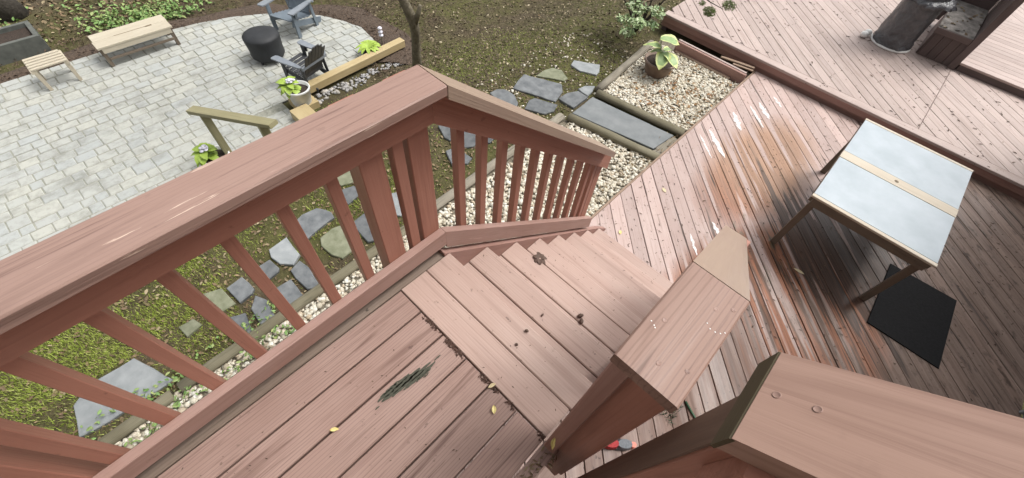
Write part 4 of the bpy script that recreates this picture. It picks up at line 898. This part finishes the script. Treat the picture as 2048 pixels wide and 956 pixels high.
fp = thing('fire_pit', 'round fire pit under a black fabric cover on the patio', 'fire pit', (-6.02, 1.33, ZP))
lathe('cover', [(0.235, 0.07), (0.255, 0.10), (0.25, 0.20), (0.262, 0.32), (0.268, 0.385), (0.262, 0.405), (0.20, 0.435), (0.10, 0.452), (0.02, 0.458)], (-6.15, 1.385, ZP), M['firecover'], fp, 40, 0.018)
for k in range(4):
    a = k * 1.571 + 0.5; beam('leg', (-6.15 + 0.2 * math.cos(a), 1.385 + 0.2 * math.sin(a), ZP), (-6.15 + 0.2 * math.cos(a), 1.385 + 0.2 * math.sin(a), ZP + 0.11), 0.035, 0.035, M['chair2'], fp, up=(0, 1, 0))
# bench and slatted side table at the patio edge
bn = thing('garden_bench', 'plain pale timber bench with a dark split along its top', 'bench', (-7.6, 0.0, ZP)); zt = ZP + 0.315
box('seat_plank', (-7.80, -0.50, zt - 0.03), (-7.585, 0.535, zt), M['pale'], bn, 'Y'); box('seat_plank', (-7.577, -0.515, zt - 0.03), (-7.36, 0.525, zt), M['pale'], bn, 'Y')
box('knot_hole', (-7.592, 0.22, zt - 0.002), (-7.556, 0.31, zt + 0.0015), M['knot'], bn, 'Y', 0.0005); box('split', (-7.586, -0.22, zt - 0.004), (-7.572, 0.22, zt + 0.001), M['knot'], bn, 'Y', 0.0005)
box('apron', (-7.385, -0.47, zt - 0.10), (-7.365, 0.49, zt - 0.032), M['pale'], bn, 'Y'); box('stretcher', (-7.40, -0.45, ZP + 0.10), (-7.378, 0.47, ZP + 0.135), M['tableleg'], bn, 'Y')
for x_ in (-7.415, -7.78):
    for y_ in (-0.475, 0.485): beam('leg', (x_, y_, ZP), (x_, y_, zt - 0.032), 0.05, 0.05, M['tableleg'], bn, up=(0, 1, 0))
sb = thing('side_table', 'small pale slatted side table at the far left of the patio', 'table', (-7.5, -1.1, ZP)); zt = ZP + 0.33
for i in range(5): box('slat', (-7.655 + i * 0.075, -1.335 + i * 0.004, zt - 0.022), (-7.655 + i * 0.075 + 0.05, -0.915 + i * 0.004, zt), M['pale'], sb, 'Y')
for y_ in (-1.33, -0.915): box('frame', (-7.665, y_ - 0.012, zt - 0.06), (-7.30, y_ + 0.022, zt - 0.024), M['pale'], sb, 'X')
for x_ in (-7.63, -7.33):
    for y_ in (-1.30, -0.93): beam('leg', (x_, y_, ZP), (x_, y_, zt - 0.026), 0.045, 0.045, M['pale'], sb, up=(0, 1, 0))
pb = thing('planter_box', 'grey concrete planter box among groundcover at the far left', 'planter', (-8.6, -1.5, -2.5))
box('wall', (-8.48, -2.4, -2.6), (-8.42, -1.0, -2.27), M['stonebox'], pb, 'Y'); box('wall', (-8.98, -2.4, -2.6), (-8.92, -1.0, -2.27), M['stonebox'], pb, 'Y')
box('wall', (-8.918, -1.06, -2.6), (-8.482, -1.0, -2.27), M['stonebox'], pb, 'X'); box('soil', (-8.918, -2.4, -2.55), (-8.482, -1.062, -2.33), M['soil'], pb, 'Y')

# ------------------------------------------------------------------ pots and plants
def leaf_mesh(name, p, d, L, wd, droop, mat, mats, parent, seg=6, edge=True):
    """broad leaf: base p, direction d (horizontal), length L, width wd; margin faces carry the second material"""
    p = Vector(p); d = Vector(d); h = Vector((d.x, d.y, 0)).normalized(); s = Vector((-h.y, h.x, 0)); vs = []; fs = []; fm = []
    cols_ = 6
    for i in range(seg + 1):
        t = i / seg; w_ = wd / 2 * (math.sin(math.pi * min(1, t * 0.93 + 0.05)) ** 0.75) * (1 - 0.2 * t)
        if i == seg: w_ = 0.002
        c = p + h * (L * t) + Vector((0, 0, d.z * L * t - droop * L * t * t))
        for j in range(cols_ + 1):
            u = -1 + 2 * j / cols_
            vs.append(c + s * (u * w_) + Vector((0, 0, 0.16 * w_ * u * u + 0.03 * L * math.sin(t * 9 + u * 2) * abs(u))))
    k = cols_ + 1
    for i in range(seg):
        for j in range(cols_):
            fs.append((i * k + j, i * k + j + 1, (i + 1) * k + j + 1, (i + 1) * k + j)); fm.append(1 if edge and (j in (0, cols_ - 1) or i == seg - 1) else 0)
    return mesh(name, vs, fs, mat, parent, None, True, mats, fm)
def pot(name, label, c, r_top, r_bot, h, mat, cat='potted plant', group=None):
    t = thing(name, label, cat, c, 0, group)
    lathe('pot', [(r_bot, 0.0), (r_bot * 1.03, 0.01), (r_top * 0.97, h * 0.86), (r_top * 1.04, h * 0.87), (r_top * 1.04, h), (r_top * 0.93, h), (r_top * 0.90, h * 0.80)], c, mat, t, 36)
    lathe('soil', [(r_top * 0.91, h * 0.72), (r_top * 0.90, h * 0.80), (r_top * 0.4, h * 0.83), (0.01, h * 0.835)], c, M['soil'], t, 20, 0.02)
    return t
hp = pot('potted_hosta', 'brown clay pot with a cream edged hosta on white gravel', (-1.235, 5.02, ZG), 0.225, 0.16, 0.215, M['terra'])
tip = Vector((-1.235, 5.02, ZG + 0.17))
for c_, d_, L, wd, sl_, dr in (((-1.20, 4.99, -1.27), (0.75, 0.4), 0.28, 0.27, 0.15, 0.28), ((-1.36, 4.86, -1.36), (-0.95, -0.2), 0.26, 0.16, 0.25, 0.45), ((-1.29, 4.89, -1.42), (-0.75, -0.55), 0.18, 0.12, 0.2, 0.45),
                               ((-1.15, 4.85, -1.43), (0.35, -0.9), 0.28, 0.235, 0.1, 0.55), ((-1.06, 4.93, -1.44), (0.9, -0.15), 0.27, 0.22, 0.15, 0.5), ((-1.22, 5.12, -1.45), (0.2, 0.9), 0.20, 0.14, 0.2, 0.5)):
    d = Vector((d_[0], d_[1], 0)).normalized(); top = Vector(c_) - d * (L * 0.45)
    tube('stalk', [tip + d * 0.01, tip.lerp(top, 0.55) + Vector((0, 0, 0.015)), top], [0.010, 0.008, 0.005], M['stem'], hp, 6)
    leaf_mesh('leaf', top - d * 0.01, (d.x, d.y, sl_), L, wd, dr, M['hosta'], [M['hostaedge']], hp)
def leafy(t, c, n, r, L, wd):
    for i in range(n):
        a = i * 2.4 + random.uniform(-.3, .3); d = Vector((math.cos(a), math.sin(a), 0)); k = (i % 3) / 2
        p = Vector(c) + d * 0.02 + Vector((0, 0, 0.05 + 0.07 * (1 - k)))
        leaf_mesh('leaf', p, (d.x, d.y, 0.75 - 0.35 * k), L * random.uniform(0.8, 1.15), wd * random.uniform(0.85, 1.15), 0.75, M['lime'], [M['lime']], t, 5)
def flowers(t, c, n, r):
    for i in range(n):
        a = random.uniform(0, 6.28); q = random.uniform(0, r); p = (c[0] + q * math.cos(a), c[1] + q * math.sin(a), c[2] + random.uniform(0, 0.04))
        lathe('flower', [(0.004, 0.0), (0.022, 0.010), (0.026, 0.018), (0.010, 0.022)], p, M['flower'], t, 8)
for (c, lab) in (((-4.74, 1.15, -2.418), 'white pot of lime leaves on the pine step by the chair'), ((-4.288, -0.269, ZP + 0.002), 'white pot of lime leaves at the foot of the handrail')):
    t = pot('flower_pot', lab, c, 0.165, 0.13, 0.24, M['potwhite'], 'potted plant', 'white pots with lime green leaves')
    leafy(t, (c[0] - 0.07, c[1] - 0.08, c[2] + 0.17), 15, 0.12, 0.15, 0.115); flowers(t, (c[0] - 0.05, c[1] - 0.04, c[2] + 0.31), 12, 0.055)
t = pot('fern_pot', 'dark pot of green leaves behind the far end of the pine timber', (-5.22, 2.66, ZP), 0.13, 0.10, 0.14, M['chair2'])
for i in range(12):
    a = i * 2.4; d = Vector((math.cos(a), math.sin(a), 0)); leaf_mesh('leaf', (-5.22, 2.66, ZP + 0.14), (d.x, d.y, 0.8), 0.22, 0.09, 0.8, M['lime'], [M['lime']], t, 5)
t = thing('white_flower_spike', 'small stacked white blossoms at the curved patio edge', 'flower', (-5.42, 3.05, -2.5))
tube('stalk', [(-5.42, 3.05, -2.5), (-5.42, 3.06, -2.26)], [0.006, 0.004], M['stem'], t, 6)
for z in (0.10, 0.16, 0.225): lathe('blossom', [(0.01, 0), (0.036, 0.012), (0.04, 0.03), (0.02, 0.048)], (-5.42, 3.055, -2.5 + z), M['flower'], t, 10)

def crown_pts(c, rad, n, squash=0.8):
    u = rng.normal(0, 1, (n, 3)); u /= np.linalg.norm(u, axis=1)[:, None]; r_ = rng.uniform(0.35, 1, (n, 1)) ** 0.6
    return np.asarray(c) + u * r_ * np.array([rad, rad, rad * squash])
sh = thing('garden_shrub', 'leafy light green shrub at the left corner of the raised deck', 'shrub', (-2.15, 5.85, -1.83))
for i in range(8):
    a = i * 0.8; e = (-2.05 + 0.36 * math.cos(a), 5.55 + 0.40 * math.sin(a), -1.83 + random.uniform(0.5, 1.0))
    tube('branch', [(-2.15, 5.85, -1.86), ((-2.15 + e[0]) / 2 + 0.03, (5.85 + e[1]) / 2, -1.45), e], [0.022, 0.014, 0.006], M['barkdark'], sh, 6)
cl = np.concatenate([crown_pts((x_, y_, z_), r_, n_, 0.5) for x_, y_, z_, r_, n_ in ((-2.0, 5.35, -1.25, 0.17, 120), (-1.80, 5.08, -1.30, 0.13, 90), (-1.70, 5.42, -1.22, 0.13, 80), (-2.15, 5.6, -1.05, 0.22, 150), (-1.9, 5.75, -0.9, 0.22, 150), (-2.3, 5.5, -1.0, 0.2, 120), (-1.86, 4.98, -1.42, 0.11, 70), (-1.66, 5.30, -1.35, 0.09, 50), (-2.25, 5.95, -0.8, 0.25, 150), (-2.05, 5.15, -1.38, 0.12, 70))])
leaves('foliage', cl, 0.022, 0.05, M['shrub'], 0.5, None, 0.42, sh)
tube('side_branch', [(-1.9, 5.75, -1.0), (-1.5, 5.78, -0.90), (-1.15, 5.72, -0.95), (-0.95, 5.80, -1.0)], [0.014, 0.010, 0.007, 0.004], M['barkdark'], sh, 6)
for c_, r_, n_ in (((-1.06, 5.62, -1.02), 0.09, 230), ((-0.93, 5.92, -0.98), 0.10, 230), ((-1.22, 5.66, -0.98), 0.05, 60)): leaves('needle_tuft', crown_pts(c_, r_, n_, 0.6), 0.014, 0.036, M['needles'], 0.7, 'stuff', 0.14, sh)

def tree(name, label, pts, radii, mat, crown, limbs=()):
    t = thing(name, label, 'tree', pts[0]); tr = tube('trunk', pts, radii, mat, t, 12)
    for q, rq in limbs: tube('limb', q, rq, mat, tr, 8)
    if len(crown): leaves('crown', crown, 0.03, 0.075, M['shrub'], 0.6, None, 0.45, t)
    return t
tz = terr(-4.0, 2.72).item()
tree('young_tree', 'slim grey trunk with a fork stub rising behind the rail cap', [(-4.0, 2.72, tz - 0.05), (-3.93, 2.70, tz + 0.5), (-3.86, 2.68, tz + 0.85), (-3.80, 2.62, tz + 1.05), (-3.86, 2.50, tz + 1.45), (-3.95, 2.38, tz + 2.2), (-3.9, 2.3, tz + 4.5)],
     [0.085, 0.066, 0.064, 0.07, 0.055, 0.05, 0.03], M['bark'], np.concatenate([crown_pts((-3.9 + dx, 2.3 + dy, tz + 5.3 + dz), 0.75, 160) for dx, dy, dz in ((0, 0, 0), (-.9, .3, .2), (.6, .6, .4), (-.2, -.7, .6), (-.5, .9, .9))]),
     [([(-3.80, 2.62, tz + 1.0), (-3.70, 2.64, tz + 1.18), (-3.66, 2.66, tz + 1.30)], [0.05, 0.032, 0.022])] + [([(-3.9, 2.35, tz + 3.2 + i * .4), (-3.9 + math.cos(i * 2.1) * .7, 2.3 + math.sin(i * 2.1) * .7, tz + 4.3 + i * .4)], [0.03, 0.012]) for i in range(4)])
tree('dark_tree', 'dark tree trunk behind the planter at the upper left corner', [(-9.75, -1.15, -2.52), (-9.72, -1.14, -2.2), (-9.75, -1.2, -1.2), (-9.8, -1.2, 2.5)], [0.26, 0.17, 0.15, 0.11], M['barkdark'],
     np.concatenate([crown_pts((-9.8 + dx, -1.2 + dy, 3.6 + dz), 0.9, 150) for dx, dy, dz in ((0, 0, 0), (-.9, .6, .3), (.7, -.4, .5), (.2, .8, .9))]),
     [([(-9.78, -1.2, 1.2 + i * .5), (-9.8 + math.cos(i * 2.1), -1.2 + math.sin(i * 2.1), 2.6 + i * .5)], [0.06, 0.02]) for i in range(4)])

# ------------------------------------------------------------------ small things on the boards
def flat_leaf(label, p, L, wd, rz, mat, name='fallen_leaf'):
    vs = []; n = 6
    for i in range(n + 1):
        t = i / n; w_ = wd / 2 * math.sin(math.pi * t) ** 0.8
        for s in (-1, 0, 1): vs.append((L * (t - 0.5), s * w_, 0.004 + abs(s) * 0.003 + 0.004 * math.sin(t * 3.1)))
    fs = [(i * 3 + j, i * 3 + j + 1, i * 3 + j + 4, i * 3 + j + 3) for i in range(n) for j in range(2)]
    CTX[0] = Matrix.Translation(Vector(p)) @ Matrix.Rotation(rz, 4, 'Z'); o = mesh(name, vs, fs, mat, None); CTX[0] = Matrix.Identity(4)
    return tag(o, label, 'leaf', 'small pale leaves fallen on the boards')
flat_leaf('yellow leaf lowest on the landing, near the bottom edge', (0.296, -0.819, 0.002), 0.034, 0.014, 0.9, M['yleaf'])
flat_leaf('yellow leaf on a landing board near the newel', (0.663, -0.358, 0.002), 0.033, 0.018, 2.4, M['yleaf'])
flat_leaf('tan leaf at the joint of landing boards and cross board', (0.593, -0.300, 0.002), 0.036, 0.014, 1.3, M['tanleaf'])
flat_leaf('larger of two yellow leaves against the newel strip', (0.903, -0.335, 0.20), 0.036, 0.015, 2.2, M['yleaf'])
flat_leaf('smaller of two yellow leaves against the newel strip', (0.900, -0.335, 0.235), 0.026, 0.010, 2.0, M['yleaf'])
flat_leaf('bright yellow leaf on the deck at the stair foot', (0.129, 2.12, ZD), 0.055, 0.032, 2.2, M['yleaf'])
flat_leaf('long tan leaf on the dark boards left of the mat', (1.689, 3.071, ZD), 0.11, 0.035, 0.1, M['tanleaf'])
flat_leaf('pale oval leaf on the deck near the gravel edge', (0.135, 2.984, ZD), 0.075, 0.04, 2.6, M['tanleaf'])
# curled dead leaf clump and cones on the stair
t = thing('dead_leaf_clump', 'curled dark brown leaf clump on an upper tread', 'leaf clump', (0.187, 0.544, -2 * RISE))
for i in range(7):
    a = i * 0.9; d = Vector((math.cos(a), math.sin(a), 0)); leaf_mesh('leaf', (0.187 + 0.005 * d.x, 0.535 + 0.005 * d.y, -2 * RISE + 0.006), (d.x, d.y, random.uniform(0.3, 1.0)), 0.042, 0.030, 0.9, M['brownleaf'], [M['brownleaf']], t, 4)
def cone(label, p, L, r_, rz, tl=0.0):
    t = thing('seed_cone', label, 'cone', p, rz, 'small brown cones on the treads'); CTX[0] = MW[t] @ Matrix.Rotation(R(90) - tl, 4, 'Y')
    prof = []
    for i in range(9):
        u = i / 8; rr_ = r_ * math.sin(math.pi * (0.08 + 0.86 * u)) ** 0.7 * (1 if i % 2 else 0.78); prof.append((rr_, (u - 0.5) * L))
    lathe('scales', prof, (-r_ - 0.001, 0, 0), M['brownleaf'], t, 12, 0.10); CTX[0] = Matrix.Identity(4)
cone('upright dark cone on the middle of the third tread', (0.600, 0.416, -2 * RISE), 0.036, 0.013, 1.0, 0.3)
cone('second cone touching the first, lying over the tread gap', (0.622, 0.392, -2 * RISE), 0.034, 0.012, 2.2)
cone('tiny cone on the top tread below the landing', (0.534, -0.03, 0.001), 0.018, 0.007, 0.5)
cone('small dark seed on the first step down', (0.488, 0.07 + 0.1, -RISE), 0.02, 0.006, 1.6)
cone('small acorn cap on the top cross board', (0.545, -0.105, 0.0), 0.014, 0.006, 0.2)
# mossy scar on the landing board
Vp = []; Fp = []
for x_, y0_, y1_, w_ in ((0.326, -0.652, -0.50, 0.016), (0.337, -0.640, -0.455, 0.020), (0.348, -0.600, -0.410, 0.018), (0.360, -0.555, -0.395, 0.015), (0.318, -0.635, -0.545, 0.009), (0.369, -0.500, -0.425, 0.008), (0.353, -0.395, -0.36, 0.006), (0.342, -0.675, -0.655, 0.006), (0.377, -0.47, -0.44, 0.005)):
    n_ = 14; b_ = len(Vp)
    for i in range(n_ + 1):
        t_ = i / n_; hw = w_ / 2 * (math.sin(math.pi * (0.03 + 0.94 * t_)) ** 0.45) * random.uniform(0.72, 1.2); xx = x_ + random.uniform(-.0016, .0016)
        Vp += [(xx - hw, y0_ + (y1_ - y0_) * t_, 0.0030 + 0.0004 * (b_ % 3)), (xx + hw, y0_ + (y1_ - y0_) * t_, 0.0030 + 0.0004 * (b_ % 3))]
    Fp += [(b_ + 2 * i, b_ + 2 * i + 1, b_ + 2 * i + 3, b_ + 2 * i + 2) for i in range(n_)]
sc = bulk('moss_patch', Vp, Fp, simple('dark green algae', (0.045, 0.047, 0.033), (0.085, 0.085, 0.062), 90, 0.8, 0.3)); sc['kind'] = 'stuff'; del sc['kind']
tag(sc, 'dark green bare patch on a landing board', 'moss patch')
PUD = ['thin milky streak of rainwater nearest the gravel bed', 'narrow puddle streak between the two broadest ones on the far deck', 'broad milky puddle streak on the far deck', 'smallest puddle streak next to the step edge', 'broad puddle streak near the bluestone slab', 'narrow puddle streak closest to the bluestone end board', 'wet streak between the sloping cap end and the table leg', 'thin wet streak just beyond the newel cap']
# wet patches, the sky's reflection painted as pale colour
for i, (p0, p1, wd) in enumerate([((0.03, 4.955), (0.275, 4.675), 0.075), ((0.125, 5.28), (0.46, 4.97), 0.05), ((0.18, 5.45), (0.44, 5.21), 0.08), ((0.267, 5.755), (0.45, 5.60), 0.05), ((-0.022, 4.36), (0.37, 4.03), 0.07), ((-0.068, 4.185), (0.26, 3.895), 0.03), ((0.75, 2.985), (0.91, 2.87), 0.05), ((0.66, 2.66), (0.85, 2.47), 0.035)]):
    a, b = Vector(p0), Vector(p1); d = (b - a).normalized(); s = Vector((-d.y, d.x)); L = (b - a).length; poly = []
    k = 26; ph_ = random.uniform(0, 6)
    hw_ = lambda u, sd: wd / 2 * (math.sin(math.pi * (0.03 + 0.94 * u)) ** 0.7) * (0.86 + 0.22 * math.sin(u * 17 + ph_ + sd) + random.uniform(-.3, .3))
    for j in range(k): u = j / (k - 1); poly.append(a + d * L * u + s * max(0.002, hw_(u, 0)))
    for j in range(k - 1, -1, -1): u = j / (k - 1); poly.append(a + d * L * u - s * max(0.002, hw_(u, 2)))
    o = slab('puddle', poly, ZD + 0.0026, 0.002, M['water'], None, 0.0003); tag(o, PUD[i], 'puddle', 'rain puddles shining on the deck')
# shoe and brush under the newel
shn = thing('sandal', 'red and grey shoe with a coral tip on the deck below the newel', 'shoe', (1.28, 0.44, ZD), R(42))
CTX[0] = MW[shn].copy()
def sole(name, x0, x1, w0, w1, z0, z1, mat):
    vs = []; n = 14
    for z in (z0, z1):
        for i in range(n):
            a = 2 * math.pi * i / n; cx_ = (x0 + x1) / 2 + (x1 - x0) / 2 * math.cos(a); ww = w0 + (w1 - w0) * (math.cos(a) + 1) / 2; k = 1 if z == z0 else 0.82
            vs.append(((cx_ - (x0 + x1) / 2) * k + (x0 + x1) / 2, ww * math.sin(a) * k, z))
    fs = [tuple(range(n - 1, -1, -1)), tuple(range(n, 2 * n))] + [(i, (i + 1) % n, n + (i + 1) % n, n + i) for i in range(n)]
    mesh(name, vs, fs, mat, shn)
sole('sole', -0.13, 0.135, 0.036, 0.046, 0.002, 0.022, M['chair2']); sole('heel_fabric', -0.128, 0.01, 0.036, 0.042, 0.022, 0.075, M['redfab']); sole('toe_mesh', -0.02, 0.115, 0.040, 0.040, 0.0225, 0.066, M['greyfab']); sole('toe_cap', 0.095, 0.145, 0.026, 0.024, 0.004, 0.045, M['coral'])
CTX[0] = Matrix.Identity(4)
br = thing('deck_brush', 'green bristled brush with a thin dark handle lying under the newel cap', 'brush', (1.42, 0.95, ZD))
tube('handle', [(1.50, 1.10, ZD + 0.012), (1.75, 0.98, ZD + 0.012)], [0.009, 0.009], M['greenpl'], br, 8)
bp_ = scatter(160, 1.38, 1.50, 0.86, 1.06, ZD + 0.002, 0.0); ob = blades('bristles', bp_, 0.03, 0.055, 0.003, M['greenpl'], 1.2); del ob['kind']; ob.parent = br; ob.matrix_local = MW[br].inverted()
rt = flat_leaf('tiny red petal at the foot of the stair by the newel rail', (0.878, 1.05, -4 * RISE + 0.0), 0.03, 0.02, 0.4, M['coral'], 'petal'); rt['group'] = ''
del rt['group']
# debris on the boards
dp = scatter(800, -0.15, 3.5, 1.9, 6.1, ZD + 0.003, 0.001); leaves('deck_debris', dp, 0.006, 0.022, M['deckbits'], 0.15, aspect=0.22)
dp = scatter(620, -1.8, 3.4, 6.2, 10.5, ZR + 0.004, 0.001); leaves('deck_debris', dp, 0.010, 0.034, M['deckbits'], 0.15, aspect=0.25)
dp = scatter(120, 0.02, 0.86, -1.4, -0.02, 0.003, 0.0005); leaves('landing_debris', dp, 0.002, 0.006, M['deckbits'], 0.15, aspect=0.3)
q = scatter(320, 0.0, 0.90, -0.31, -0.285, 0.002, 0.001); cen = np.array([0.20, 0.235, 0.335, 0.36, 0.40, 0.55, 0.60, 0.70, 0.86]); q[:, 0] = cen[rng.integers(0, len(cen), len(q))] + rng.normal(0, 0.013, len(q)); q[:, 1] = -0.292 - np.abs(rng.normal(0, 0.009, len(q))); leaves('joint_debris', q, 0.003, 0.009, palette('dark rotted wood crumbs', [(0.06, 0.032, 0.024), (0.10, 0.055, 0.042), (0.045, 0.025, 0.02)], 0.9, 0.1), 0.2, aspect=0.35)
q = scatter(130, 0.885, 0.95, -0.46, -0.30, -0.004, 0.012); leaves('corner_debris', q, 0.004, 0.014, M['litter'], 0.5, aspect=0.25)
q = np.concatenate([scatter(14, 0.02, 0.86, k * RUN - 0.14, k * RUN, -k * RISE + 0.003, 0.0005) for k in range(1, 8)] + [scatter(90, 0.01, 0.87, (k - 1) * RUN + 0.001, (k - 1) * RUN + 0.012, -k * RISE + 0.003, 0.0005) for k in range(1, 8)]); leaves('tread_debris', q, 0.002, 0.007, M['deckbits'], 0.15, aspect=0.3)
q = scatter(26, 1.40, 1.85, 8.42, 9.6, ZR + 0.435, 0.004); leaves('shelf_debris', q, 0.015, 0.05, M['litter'], 0.3)
